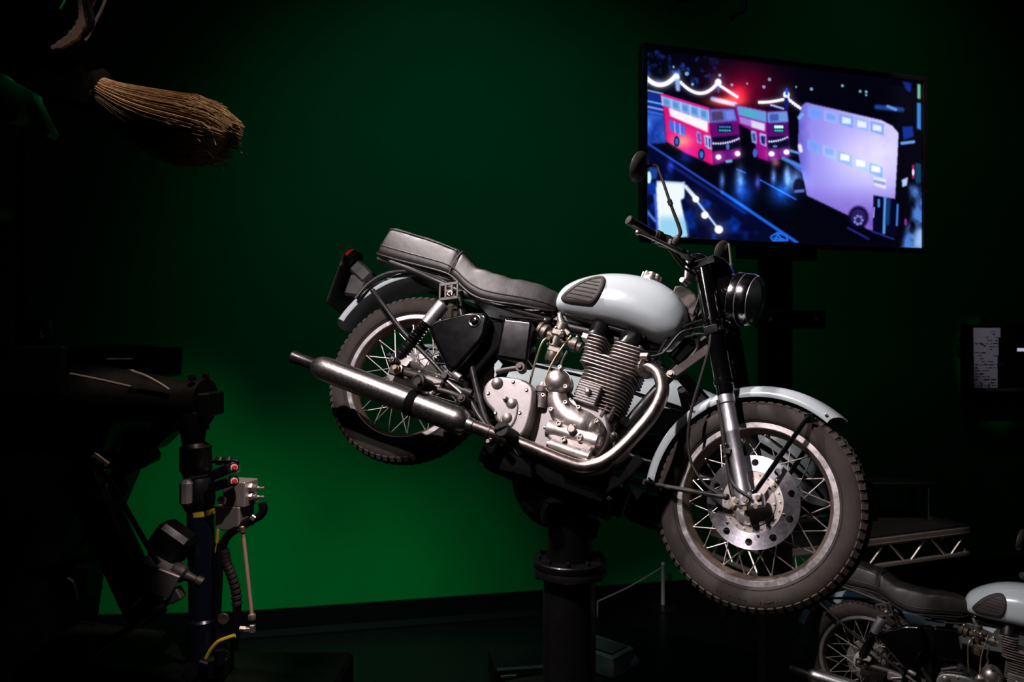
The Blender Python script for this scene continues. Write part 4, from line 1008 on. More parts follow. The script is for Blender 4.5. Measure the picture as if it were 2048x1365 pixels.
# the moving picture, frozen: drawn in numbers on a fine grid of screen points
GW, GH = 600, 338
Zc = [(90, 60), (1815, 245), (1820, 1310), (85, 1245)]         # picture corners in the units used below
def homog(src):
    A_, b_ = [], []
    for (x, y), (u, v) in zip(src, ((0, 0), (1, 0), (1, 1), (0, 1))):
        A_ += [[x, y, 1, 0, 0, 0, -u * x, -u * y], [0, 0, 0, x, y, 1, -v * x, -v * y]]; b_ += [u, v]
    return np.append(np.linalg.solve(np.array(A_, float), np.array(b_, float)), 1).reshape(3, 3)
HM = homog(Zc); HI = np.linalg.inv(HM)
uu, vv = np.meshgrid((np.arange(GW) + .5) / GW, (np.arange(GH) + .5) / GH)
q = HI @ np.stack([uu.ravel(), vv.ravel(), np.ones(GW * GH)]); ZX = (q[0] / q[2]).reshape(GH, GW); ZY = (q[1] / q[2]).reshape(GH, GW)
IM = np.zeros((GH, GW, 3)); IM[:] = (3, 3, 16)
def nz(scale, seed):
    r_ = np.random.default_rng(seed); o = np.zeros((GH, GW))
    for oc in (1, 2, 4):
        gx, gy = max(2, int(GW / scale * oc)), max(2, int(GH / scale * oc)); g = r_.random((gy + 2, gx + 2))
        xs = np.linspace(0, gx, GW); ys = np.linspace(0, gy, GH); xi = xs.astype(int); yi = ys.astype(int); fx = xs - xi; fy = (ys - yi)[:, None]
        fx = fx * fx * (3 - 2 * fx); fy = fy * fy * (3 - 2 * fy)
        a = g[yi][:, xi] * (1 - fx) + g[yi][:, xi + 1] * fx; b = g[yi + 1][:, xi] * (1 - fx) + g[yi + 1][:, xi + 1] * fx
        o += (a * (1 - fy) + b * fy) / oc
    return o / 1.75
def mask(poly):
    inside = np.zeros(ZX.shape, bool); n = len(poly)
    for i in range(n):
        x1, y1 = poly[i - 1]; x2, y2 = poly[i]
        if y1 == y2: continue
        c = ((y1 > ZY) != (y2 > ZY)) & (ZX < (x2 - x1) * (ZY - y1) / (y2 - y1) + x1); inside ^= c
    return inside.astype(float)
def blur(m, k):
    for _ in range(2):
        for ax in (0, 1):
            c = np.cumsum(np.concatenate([np.repeat(m.take([0], ax), k + 1, ax), m, np.repeat(m.take([-1], ax), k, ax)], ax), ax)
            n = m.shape[ax]; m = (c.take(range(2 * k + 1, 2 * k + 1 + n), ax) - c.take(range(0, n), ax)) / (2 * k + 1)
    return m
def put(m, col, a=1.):
    global IM
    m = (m * a)[..., None]; IM = IM * (1 - m) + np.array(col, float) * m
def addl(m, col, a=1.):
    global IM
    IM = IM + (m * a)[..., None] * np.array(col, float)
def poly(p, col, a=1., b=1): put(blur(mask(p), b), col, a)
def seg(p0, p1, wd, col, a=1., add=False):
    (x0, y0), (x1, y1) = p0, p1; dx, dy = x1 - x0, y1 - y0; t = np.clip(((ZX - x0) * dx + (ZY - y0) * dy) / (dx * dx + dy * dy), 0, 1)
    d = np.hypot(ZX - x0 - t * dx, ZY - y0 - t * dy); m = np.clip(1.5 - d / wd, 0, 1); (addl if add else put)(m, col, a)
def dot(x, y, r_, col, a=1., ry=None, glow=0.):
    d = np.hypot((ZX - x) / r_, (ZY - y) / (ry or r_)); put(np.clip((1.25 - d) * 3, 0, 1), col, a)
    if glow: addl(np.exp(-(d / 2.2) ** 2), np.array(col) * glow)
n1, n2, n3 = nz(60, 1), nz(22, 2), nz(9, 3)
# wet road, far bank
poly([(85, 650), (1040, 1290), (85, 1290)], (4, 8, 44)); put(blur(mask([(85, 760), (900, 1290), (85, 1290)]), 2) * np.clip(n2 * 2.4 - 1.0, 0, 1), (12, 70, 220), .8)
poly([(85, 330), (185, 345), (215, 650), (85, 660)], (16, 44, 140)); put(blur(mask([(85, 440), (190, 470), (215, 650), (85, 660)]), 4) * np.clip(n2 * 2 - .5, 0, 1), (70, 130, 255), .9)
for k, c in ((318, (150, 190, 255)), (385, (120, 200, 255)), (420, (160, 190, 255)), (450, (60, 110, 230))): seg((85, k), (190, k + 22), 6, c, .8)
put(blur(mask([(85, 60), (520, 100), (500, 300), (90, 260)]), 12) * np.clip(n3 * 3 - 1.55, 0, 1), (30, 70, 190), .8)
addl(np.exp(-(np.hypot((ZX - 700) / 190, (ZY - 290) / 150)) ** 2), (95, 0, 22)); addl(np.exp(-(np.hypot((ZX - 660) / 60, (ZY - 340) / 60)) ** 2), (190, 40, 40))
for x, y, r_ in ((340, 212, 12), (545, 218, 9), (855, 240, 10), (820, 288, 10), (1118, 297, 10), (1313, 273, 9), (1425, 307, 9), (1463, 310, 9), (1463, 330, 7), (375, 278, 9), (620, 278, 9), (715, 268, 6), (1022, 285, 6), (258, 170, 7)): dot(x, y, r_, (150, 215, 245), .75)
def garland(a, m_, b, n, r_, col=(235, 235, 255)):
    for i in range(n + 1):
        t = i / n; x = (1 - t) ** 2 * a[0] + 2 * t * (1 - t) * m_[0] + t * t * b[0]; y = (1 - t) ** 2 * a[1] + 2 * t * (1 - t) * m_[1] + t * t * b[1]; dot(x, y, r_, col, 1, None, .12)
garland((88, 240), (180, 335), (270, 228), 17, 13); garland((303, 268), (430, 400), (530, 268), 20, 10); garland((540, 280), (600, 320), (652, 352), 9, 9)
garland((792, 386), (860, 386), (938, 366), 11, 9); garland((972, 362), (1010, 395), (1050, 420), 5, 10); garland((865, 402), (900, 412), (940, 424), 6, 6, (150, 170, 235))
for x, y in ((275, 234), (535, 264), (961, 336)): dot(x, y, 19, (205, 220, 255), 1, 22, .25)
poly([(268, 245), (298, 250), (298, 322), (272, 320)], (150, 170, 240)); poly([(528, 285), (545, 285), (545, 330), (530, 330)], (90, 110, 200), .6); poly([(952, 352), (972, 356), (972, 430), (950, 430)], (14, 30, 110)); seg((963, 300), (963, 330), 8, (20, 80, 210))
seg((500, 368), (640, 402), 14, (110, 150, 235)); addl(np.exp(-(np.hypot((ZX - 585) / 95, (ZY - 385) / 30)) ** 2), (235, 95, 45))
# bus on the left
poly([(180, 340), (478, 428), (505, 790), (325, 710), (212, 640), (200, 480)], (226, 18, 120)); put(blur(mask([(220, 520), (500, 590), (505, 790), (325, 710), (225, 640)]), 3) * np.clip(n1 * 2 - .7, 0, 1), (255, 70, 160), .6)
poly([(184, 350), (474, 436), (478, 516), (192, 412)], (120, 180, 235))
for i in range(6): seg((184 + 58 * i, 352 + 17 * i), (190 + 58 * i, 412 + 21 * i), 5, (190, 190, 240), .9); poly([(196 + 58 * i, 372 + 17 * i), (228 + 58 * i, 382 + 17 * i), (228 + 58 * i, 415 + 19 * i), (196 + 58 * i, 404 + 19 * i)], (60, 120, 200), .6)
seg((184, 346), (478, 432), 7, (235, 30, 150)); poly([(228, 428), (472, 512), (472, 582), (236, 480)], (250, 245, 255)); poly([(228, 500), (328, 545), (330, 608), (236, 570)], (60, 110, 225)); seg((262, 516), (266, 584), 4, (190, 150, 240)); seg((296, 530), (299, 596), 4, (190, 150, 240))
poly([(398, 572), (424, 582), (430, 655), (404, 646)], (170, 170, 240)); poly([(404, 585), (420, 590), (424, 645), (409, 640)], (70, 60, 170)); poly([(446, 596), (490, 606), (494, 692), (452, 668)], (195, 215, 250)); poly([(456, 610), (484, 618), (487, 680), (460, 664)], (30, 60, 160)); seg((468, 604), (473, 680), 4, (195, 215, 250))
addl(np.exp(-(np.hypot((ZX - 310) / 60, (ZY - 640) / 40)) ** 2), (70, 120, 20))
dot(276, 640, 17, (8, 40, 110), 1, 32); dot(276, 640, 9, (60, 130, 220), .8, 18); dot(430, 722, 19, (8, 30, 90), 1, 36); dot(430, 722, 10, (60, 150, 235), .8, 20)
poly([(478, 428), (640, 424), (664, 520), (676, 735), (505, 790)], (104, 12, 112)); poly([(480, 436), (634, 430), (652, 505), (484, 520)], (96, 110, 205)); poly([(492, 450), (560, 446), (570, 500), (496, 508)], (70, 40, 60), .7); poly([(580, 446), (628, 440), (640, 494), (590, 500)], (120, 140, 240), .8)
poly([(528, 530), (620, 522), (624, 575), (534, 582)], (5, 22, 60)); 
for k in range(2):
    for i in range(5): dot(546 + 15 * i, 545 + 22 * k, 7, (90, 130, 220) if k == 0 else (60, 215, 215), .8, 6)
poly([(496, 612), (662, 596), (674, 680), (502, 702)], (6, 6, 34)); garland((504, 650), (590, 655), (662, 618), 11, 6, (190, 190, 250)); dot(594, 670, 10, (110, 150, 240), .7, 18); poly([(580, 756), (622, 750), (622, 768), (582, 774)], (110, 190, 235))
for x, y in ((536, 736), (655, 713)): dot(x, y, 16, (255, 250, 255), 1, 15, .25)
# bus in the middle
poly([(640, 400), (838, 440), (848, 762), (782, 738), (748, 570), (655, 520)], (150, 16, 130)); poly([(650, 408), (836, 446), (838, 515), (660, 468)], (95, 160, 220)); poly([(690, 430), (760, 446), (760, 480), (695, 468)], (60, 190, 190), .6); poly([(664, 476), (828, 520), (826, 568), (672, 520)], (165, 130, 220)); poly([(740, 500), (826, 522), (826, 568), (742, 545)], (225, 215, 250))
poly([(738, 566), (772, 572), (776, 650), (746, 640)], (170, 195, 250)); poly([(746, 580), (766, 584), (768, 636), (752, 630)], (50, 60, 160)); poly([(792, 580), (832, 588), (836, 668), (798, 650)], (190, 200, 250)); poly([(800, 596), (826, 600), (829, 655), (804, 645)], (20, 30, 110)); dot(764, 708, 13, (60, 100, 210), 1, 26)
poly([(838, 440), (968, 434), (984, 730), (848, 762)], (92, 12, 116)); poly([(842, 448), (966, 440), (974, 508), (844, 516)], (110, 150, 225)); poly([(856, 460), (910, 456), (914, 500), (858, 506)], (50, 80, 170), .8); poly([(878, 526), (946, 522), (950, 572), (882, 578)], (10, 40, 70))
for i in range(4): dot(892 + 14 * i, 540, 8, (215, 255, 255), 1, 10); dot(892 + 14 * i, 564, 7, (60, 215, 190), .9, 6)
poly([(848, 606), (970, 596), (978, 672), (850, 680)], (6, 6, 34)); garland((854, 634), (910, 634), (966, 606), 8, 6, (190, 190, 250)); dot(890, 664, 14, (110, 150, 240), .7, 8)
for x, y in ((868, 712), (962, 700)): dot(x, y, 17, (255, 250, 255), 1, 15, .25)
addl(np.exp(-(np.hypot((ZX - 893) / 24, (ZY - 766) / 24)) ** 2), (140, 85, 75)); seg((985, 690), (1040, 706), 8, (90, 150, 240)); seg((940, 740), (1080, 800), 12, (80, 150, 245), .8); seg((1000, 770), (1080, 830), 14, (70, 120, 240), .7)
# plain lavender bus on the right
body_ = [(1040, 470), (1062, 400), (1085, 382), (1560, 490), (1630, 525), (1668, 570), (1660, 760), (1648, 992), (1512, 975), (1506, 1196), (1470, 1185), (1370, 1108), (1090, 975), (1035, 700)]
m_ = blur(mask(body_), 1); put(m_, (150, 142, 240)); put(m_ * np.clip((ZX - 1150) / 420, 0, 1) * np.clip((1050 - ZY) / 500 + .3, 0, 1), (214, 208, 255), .9); put(m_ * np.clip(1 - (ZX - 1030) / 90, 0, 1), (70, 66, 190), .8); put(m_ * np.clip((ZY - 900) / 240, 0, 1), (110, 70, 190), .75); put(m_ * np.clip(n2 * 1.8 - .9, 0, 1), (170, 150, 245), .4)
for r0, rows_ in (((1100, 408), 5), ((1092, 615), 5)):
    for i in range(rows_):
        x = r0[0] + 98 * i; y = r0[1] + (22 if r0[1] < 500 else 36) * i; s_ = 22 if r0[1] < 500 else 36
        p_ = [(x, y), (x + 84, y + s_ * .86), (x + 84, y + s_ * .86 + 72), (x, y + 66)]; poly(p_, (120, 160, 250) if (i + rows_) % 2 else (150, 180, 252)); poly([(x + 14, y + 18), (x + 70, y + 30), (x + 70, y + 66), (x + 14, y + 58)], (250, 252, 255) if i in (2, 3, 4) else (120, 150, 250), .8)
addl(m_ * np.exp(-(np.hypot((ZX - 1420) / 240, (ZY - 760) / 180)) ** 2), (40, 40, 22))
poly([(1510, 850), (1592, 866), (1590, 930), (1514, 905)], (235, 235, 255)); seg((1520, 880), (1580, 895), 10, (90, 80, 190), .5); poly([(1690, 870), (1730, 850), (1724, 905), (1694, 915)], (185, 205, 250)); seg((1045, 660), (1052, 690), 12, (235, 235, 255)); seg((1042, 480), (1060, 460), 12, (120, 170, 250))
dot(1416, 1112, 58, (8, 6, 40), 1, 66); dot(1416, 1112, 44, (50, 36, 110), .8, 50)
for k in range(7): a = k * .9; dot(1416 + 24 * math.cos(a), 1130 + 26 * math.sin(a), 9, (150, 170, 240), .7)
poly([(1512, 970), (1648, 996), (1660, 1230), (1512, 1196)], (5, 6, 34)); seg((1585, 985), (1578, 1210), 9, (90, 150, 225)); seg((1665, 1030), (1660, 1160), 7, (60, 120, 220)); seg((1545, 1000), (1545, 1040), 8, (70, 140, 230)); seg((1608, 1000), (1600, 1150), 13, (20, 70, 130), .8); seg((1516, 1050), (1512, 1110), 5, (150, 150, 230))
# kerb line, reflections, pillar, string of lamps, cycle mark
seg((88, 650), (560, 960), 7, (40, 70, 190)); seg((560, 960), (1030, 1278), 10, (28, 100, 225)); seg((240, 790), (700, 1090), 10, (20, 40, 130), .7); seg((800, 880), (1020, 1000), 5, (40, 80, 190)); seg((1350, 1180), (1480, 1250), 7, (40, 40, 150), .8); seg((1500, 1200), (1640, 1250), 6, (40, 50, 150), .8); seg((650, 812), (705, 835), 5, (40, 80, 190), .8)
for x, y, rx, ry, c in ((557, 890, 16, 50, (90, 150, 255)), (668, 880, 26, 70, (130, 190, 255)), (782, 892, 16, 40, (90, 90, 220)), (880, 855, 16, 45, (120, 170, 255)), (965, 850, 18, 60, (130, 190, 255)), (1010, 880, 60, 60, (130, 180, 255)), (690, 960, 60, 90, (20, 80, 215)), (930, 960, 70, 70, (24, 100, 235)), (330, 740, 40, 40, (20, 40, 140)), (235, 800, 20, 40, (30, 60, 180))):
    addl(np.exp(-(np.hypot((ZX - x) / rx, (ZY - y) / ry)) ** 2) * (.6 + .6 * n3), c, .85)
dot(1040, 920, 34, (5, 5, 30), .8, 50); seg((1020, 950), (1065, 945), 10, (110, 140, 240), .8)
poly([(100, 800), (160, 815), (150, 880), (110, 880)], (40, 90, 190), .7); dot(103, 870, 14, (200, 245, 255), 1, 36); poly([(130, 970), (165, 980), (190, 1240), (150, 1240)], (60, 100, 220)); poly([(150, 892), (326, 898), (322, 1000), (300, 1010), (342, 1245), (165, 1245), (148, 960)], (240, 250, 255)); put(blur(mask([(165, 1100), (325, 1100), (345, 1245), (165, 1245)]), 3) * np.clip((ZY - 1090) / 60, 0, 1), (130, 205, 235), .8); poly([(150, 890), (326, 898), (324, 910), (150, 902)], (160, 190, 240), .7)
seg((330, 925), (540, 1200), 7, (150, 190, 250)); seg((330, 925), (395, 1000), 12, (215, 230, 255))
for x, y, r_ in ((394, 1005), (450, 1106), (537, 1197)) and ((394, 1005, 19), (450, 1106, 21), (537, 1197, 24)): dot(x, y, r_, (250, 250, 255), 1, None, .2)
seg((90, 1085), (140, 1145), 9, (70, 120, 220)); 
for a, b in (((868, 1236), (905, 1215)), ((905, 1215), (960, 1235)), ((960, 1235), (968, 1262)), ((968, 1262), (880, 1268)), ((880, 1268), (862, 1245)), ((885, 1250), (945, 1256)), ((905, 1225), (935, 1258)), ((900, 1235), (890, 1262))): seg(a, b, 6, (36, 110, 235))
# right-hand edge
poly([(1786, 255), (1808, 258), (1808, 352), (1788, 350)], (120, 190, 160)); poly([(1784, 372), (1810, 375), (1810, 548), (1784, 540)], (60, 130, 215)); poly([(1692, 530), (1758, 525), (1765, 590), (1700, 615)], (16, 50, 150)); seg((1690, 635), (1765, 625), 10, (110, 160, 240)); seg((1530, 405), (1690, 420), 15, (40, 90, 200), .7); seg((1600, 400), (1650, 420), 10, (120, 170, 245), .8)
poly([(1690, 240), (1750, 250), (1745, 310), (1720, 300)], (14, 40, 140)); poly([(1755, 770), (1772, 772), (1772, 860), (1756, 860)], (190, 30, 110)); dot(1763, 820, 7, (245, 230, 255), 1, 20); poly([(1775, 760), (1812, 765), (1812, 890), (1778, 890)], (16, 90, 140), .7); dot(1716, 1140, 9, (150, 40, 140), .9, 22)
put(blur(mask([(1740, 900), (1818, 910), (1820, 1312), (1690, 1306), (1720, 1180), (1760, 1100)]), 4) * np.clip(n2 * 2.2 - .45, 0, 1), (90, 150, 250), .85); put(blur(mask([(1780, 1190), (1820, 1185), (1820, 1312), (1770, 1300)]), 6), (190, 220, 255), .7)
IM = np.clip(IM, 0, 255) / 255.
for c in range(3): IM[..., c] = .25 * blur(IM[..., c], 1) + .75 * IM[..., c]
LIN = np.where(IM <= .04045, IM / 12.92, ((IM + .055) / 1.055) ** 2.4)
sw, sh = TW - 2 * bz, TH - 2 * bz
gx = (np.arange(GW) / (GW - 1) - .5) * sw; gz = (.5 - np.arange(GH) / (GH - 1)) * sh
GX, GZ = np.meshgrid(gx, gz); co = np.stack([GX, np.full_like(GX, -.008), GZ], -1).reshape(-1, 3)
i0 = (np.arange(GH - 1)[:, None] * GW + np.arange(GW - 1)[None]).ravel(); fc = np.stack([i0, i0 + GW, i0 + GW + 1, i0 + 1], 1)
me = bpy.data.meshes.new('screen'); me.vertices.add(len(co)); me.vertices.foreach_set('co', co.astype(np.float32).ravel())
me.loops.add(fc.size); me.loops.foreach_set('vertex_index', fc.astype(np.int32).ravel()); me.polygons.add(len(fc))
me.polygons.foreach_set('loop_start', np.arange(0, fc.size, 4, dtype=np.int32)); me.update(calc_edges=True)
at_ = me.attributes.new('picture', 'FLOAT_COLOR', 'POINT'); at_.data.foreach_set('color', np.concatenate([LIN.reshape(-1, 3), np.ones((GW * GH, 1))], 1).astype(np.float32).ravel())
me.materials.append(emis('screen_picture', 'picture', s=1.0)); scr = bpy.data.objects.new('screen', me); COL.objects.link(scr); scr.parent = tv
# stand
c0 = at(1550, 500, 4.42); stand = thing('television_stand', 'dark upright post with a cross bar that carries the television', 'stand', (c0.x, c0.y, 0))
top = c0.z + .30
mb = MB().box((0, 0, top / 2), (.175, .10, top), None, .008); V(mb, 'upright', 'rig', stand)
zb_ = at(1550, 640, 4.42).z
mb = MB().box((.06, -.075, zb_), (.40, .05, .105), None, .006); cb_ = V(mb, 'cross_bar', 'rig', stand)
mb = MB(); mb.hexnut((.205, -.10, zb_), (0, -1, 0), .012, .01).nxt(); mb.hexnut((-.06, -.10, zb_), (0, -1, 0), .012, .01); build_each(mb, 'bar_bolt', M['bolt'], cb_)
V(MB().box((0, 0, .02), (.34, .30, .04), None, .006), 'foot_plate', 'rig', stand)
V(MB().box((0, -.03, top - .18), (.5, .09, .36), Matrix.Rotation(math.atan2(tx.y, tx.x), 3, 'Z'), .006), 'mount_plate', 'rig', stand)

# ---------------------------------------------------------------- left: hydraulic motion base
def free(mb, name, m, parent=None, ang=35): 
    o = mb.build(name, M[m], None, None, ang)
    if parent:
        o.parent = parent; o.matrix_parent_inverse = parent.matrix_basis.inverted()
    return o
def px(d, *pts): return [at(a, b, d) for a, b in pts]
FR = Vector((0, -1, 0))
# platform with its round beam
o0 = at(60, 800, 3.3); plat = thing('motion_platform', 'black steel motion platform with a round beam pointing at the raised bike', 'machine', (o0.x, o0.y, 0))
def slab(x0, y0, x1, y1, d, depth, name, m, parent, bev=.01):
    a, b = at(x0, y0, d), at(x1, y1, d); return free(MB().box(((a.x + b.x) / 2, d + depth / 2, (a.z + b.z) / 2), (abs(b.x - a.x), depth, abs(a.z - b.z)), None, bev), name, m, parent)
slab(-200, 692, 128, 792, 3.15, .8, 'top_frame', 'rig', plat)
slab(128, 697, 267, 735, 3.3, .5, 'side_box', 'blackmatt', plat)
slab(240, 722, 286, 760, 3.35, .4, 'end_box', 'rig', plat)
a, b = at(70, 775, 3.32), at(398, 806, 3.20)
bm_ = free(MB().lathe([(.13, 0), (.125, .30), (.10, .60), (.085, (b - a).length - .02), (.085, (b - a).length)], a, b - a, 36), 'round_beam', 'rig', plat)
d = (b - a).normalized()
mb = MB().lathe([(.088, -.03), (.105, -.028), (.105, .028), (.088, .03)], b, d, 32); mb.box(b + d * .055, (.05, .17, .10), None, .006); free(mb, 'end_flange', 'rig', bm_)
mb = MB()
for s_ in (-1, 1):
    for y in (-.07, .07): mb.hexnut(b + Vector((0, y, s_ * .098)), (0, 0, s_), .016, .025).nxt()
for k in build_each(mb, 'flange_bolt', M['rig']): k.parent = bm_; k.matrix_parent_inverse = bm_.matrix_basis.inverted()
mb = MB().tube(px(3.12, (262, 742), (290, 752), (320, 768), (338, 780)), .006, 8, 4); mb.tube(px(3.10, (140, 748), (200, 760), (262, 774)), .0055, 8, 2); free(mb, 'hydraulic_pipe', 'bolt', plat)
free(MB().box(at(240, 718, 3.28), (.10, .03, .006)).box(at(258, 742, 3.28), (.04, .03, .012)), 'edge_plate', 'alloyblock', plat)
mb = MB(); q = [at(-250, 790, 3.3), at(215, 790, 3.3), at(228, 830, 3.3), at(190, 930, 3.3), at(135, 1060, 3.3), at(90, 1170, 3.3), at(60, 1400, 3.3), at(60, 1905, 3.3), at(-250, 1905, 3.3)]
mb.loft([[p + Vector((0, .02, 0)) for p in q], [p + Vector((0, .5, 0)) for p in q]]); fix_normals(free(mb, 'support_leg', 'rig', plat))
# things standing on the platform
c = at(67, 692, 3.35); can = thing('canister', 'small dark labelled canister standing on the motion platform', 'canister', c)
mb = MB().lathe([(.070, 0), (.072, .004), (.072, .112), (.068, .118), (.0005, .118)], (0, 0, 0), (0, 0, 1), 28); mb.build('can_body', M['blackgloss'], can)
MB().lathe([(.0725, .01), (.0725, .06)], (0, 0, 0), (0, 0, 1), 20, a0=R(20), a1=R(110), caps=False).build('can_label', M['brass'], can)
c = at(45, 692, 3.45); pol = thing('thin_pole', 'tall thin black pole rising from the motion platform', 'pole', c)
mb = MB().cyl((0, 0, 0), (0, 0, .28), .020, n=16); mb.cyl((0, 0, .28), (.006, 0, 1.25), .008, n=10); mb.build('pole_tube', M['rig'], pol); MB().lathe([(.02, 0), (.026, .003), (.026, .016), (.009, .02)], (0, 0, .27), (0, 0, 1), 20).build('pole_collar', M['greytube'], pol)
# upright cylinder with its valve block
o0 = at(405, 1365, 3.15); hyd = thing('hydraulic_cylinder', 'upright navy hydraulic cylinder with valve block, at the left beside the green wall', 'hydraulic cylinder', (o0.x, o0.y, 0))
D = 3.15
def lat(name, pts, m, n=32):
    """a round stack read from the photo: (y pixel, x centre, radius in pixels)"""
    prof = []; a = at(pts[0][1], pts[0][0], D); b = at(pts[-1][1], pts[-1][0], D); ax = (b - a)
    for y, x, r_ in pts: prof.append((r_ * D / F, (at(x, y, D) - a).length))
    return free(MB().lathe(prof, a, ax, n), name, m, hyd)
lat('rod_end', [(822, 386, 12), (826, 386, 26), (850, 386, 25), (868, 387, 24), (880, 387, 22), (893, 387, 20)], 'rig')
lat('gland', [(886, 391, 20), (894, 391, 30), (930, 391, 31), (940, 392, 31), (948, 392, 26), (962, 393, 22), (975, 393, 22)], 'blacksatin')
lat('gland_ring', [(936, 392, 24), (938, 392, 25.5), (952, 393, 25.5), (954, 393, 24)], 'greytube')
lat('head_ring', [(955, 396, 26), (965, 396, 31), (1000, 397, 32), (1012, 397, 30), (1020, 398, 26)], 'rig')
lat('marking_band', [(1020, 403, 26.5), (1030, 404, 26.5)], 'yellow')
mb = MB(); a, b = at(402, 1012, D), at(412, 1800, D); 
lat('barrel', [(1010, 401, 25), (1020, 402, 26), (1150, 405, 26), (1235, 407, 26), (1240, 407, 30), (1360, 409, 31), (1700, 414, 31)], 'navy')
mb = MB().box(at(376, 985, D - .05) + Vector((0, 0, 0)), (.05, .08, .11), None, .015); free(mb, 'sensor_cover', 'alloyblock', hyd)
mb = MB().box(at(481, 985, D), (.105, .10, .105), Matrix.Rotation(R(-14), 3, 'Z'), .004); mb.box(at(470, 1032, D + .01), (.115, .11, .10), Matrix.Rotation(R(-14), 3, 'Z'), .004); vb = free(mb, 'valve_block', 'alloyblock', hyd)
for k, (y0, y1) in enumerate(((952, 935), (975, 962))):
    a, b = at(425, y0, D - .08), at(466, y1, D - .10)
    mb = MB().bar(a, b, .055, .040, (0, 0, 1), .006); mb.lathe([(.018, -.012), (.022, -.008), (.022, .010), (.018, .014)], b, Vector((.6, -.8, .05)), 18); sv = free(mb, 'solenoid_valve', 'rig', vb)
    e = b + Vector((.6, -.8, .05)).normalized() * .0145
    free(MB().lathe([(.0145, 0), (.0145, .003), (.0105, .0035), (.0005, .0035)], e, (.6, -.8, .05), 18), 'cap_ring', 'whitecap', sv); free(MB().lathe([(.0105, .003), (.0105, .006), (.0085, .008), (.0005, .008)], e, (.6, -.8, .05), 18), 'red_cap', 'redcap', sv)
for y in (976, 994):
    a, b = at(496, y, D - .02), at(529, y + 1, D - .03); d = (b - a).normalized()
    mb = MB(); mb.hexnut(a, d, .0195, .022); mb.lathe([(.013, .02), (.015, .024), (.015, .040), (.008, .044), (.007, .052), (.005, .054), (.005, .062), (.0065, .064), (.0065, .072), (.0005, .073)], a, d, 16); free(mb, 'hose_fitting', 'steelfit', vb)
mb = MB().tube(px(D - .03, (425, 923), (470, 922), (474, 930), (474, 944)), .0085, 12, 3)
for x in (433, 450): mb.hexnut(at(x, 922.5, D - .03), X, .019, .025)
free(mb, 'elbow_pipe', 'rig', vb); free(MB().box(at(474, 938, D - .03), (.022, .022, .028), None, .003), 'pipe_elbow', 'steelfit', vb)
free(MB().lathe([(.012, 0), (.016, .004), (.016, .030), (.010, .034)], at(438, 1000, D - .06), (.9, -.3, -.1), 14), 'drain_plug', 'steelfit', vb)
free(MB().tube(px(D - .04, (524, 1006), (527, 1020), (520, 1032), (505, 1040), (480, 1054), (460, 1068), (448, 1085), (446, 1105), (452, 1125), (462, 1150), (471, 1180), (474, 1210), (473, 1250), (468, 1300)), .017, 14, 4), 'hydraulic_hose', 'blackmatt', vb)
mb = MB()
hp = crom(px(D - .04, (448, 1100), (452, 1125), (462, 1150), (471, 1180), (474, 1215)), 6)
for i in range(0, len(hp) - 1, 2):
    d = (hp[i + 1] - hp[i]).normalized(); mb.lathe([(.0185, 0), (.0212, .002), (.0212, .015), (.0185, .018)], hp[i], d + Vector((.12, 0, .1)), 16)
free(mb, 'spiral_guard', 'cable', vb)
free(MB().box(at(507, 1036, D - .05), (.022, .022, .022), Matrix.Rotation(.6, 3, 'Y'), .003), 'hose_nut', 'steelfit', vb)
cp0, cp1 = at(485, 1058, D - .05), at(504, 1235, D - .05)
free(MB().tube([cp0, cp1], .0082, 14), 'copper_pipe', 'copper', vb)
d = (cp1 - cp0).normalized(); free(MB().lathe([(.009, -.012), (.0135, -.008), (.0135, .014), (.009, .018)], cp0, d, 14), 'brass_ferrule', 'brass', vb)
mb = MB(); mb.hexnut(cp1 - d * .012, d, .0165, .024); mb.box(at(505, 1258, D - .05), (.022, .022, .036), None, .004); mb.box(at(497, 1260, D - .05), (.045, .020, .020), None, .004); mb.cyl(at(480, 1258, D - .05), at(492, 1259, D - .05), .012, n=6); free(mb, 'pipe_union', 'steelfit', vb)
free(MB().tube(px(D - .07, (470, 1272), (452, 1278), (436, 1285), (422, 1300), (412, 1318)), .0085, 10, 4), 'yellow_cable', 'yellow', hyd)
free(MB().tube(px(D - .06, (436, 1060), (434, 1085), (432, 1105)), .006, 8, 3), 'yellow_cable', 'yellow', hyd)
free(MB().tube(px(D - .05, (436, 1085), (438, 1150), (434, 1240), (436, 1300)), .016, 12, 4), 'rigid_line', 'rig', hyd)
free(MB().lathe([(.02, 0), (.024, .003), (.022, .006), (.012, .006), (.0005, .004)], at(447, 1238, D - .06), (.1, -1, 0), 18), 'eye_bolt', 'greytube', hyd)
free(MB().box(at(440, 1330, D - .03), (.09, .10, .10), None, .015).cyl(at(440, 1300, D - .08), at(440, 1330, D - .08), .020, n=14).cyl(at(400, 1325, D - .08), at(416, 1330, D - .08), .014, n=10), 'base_joint', 'rig', hyd)
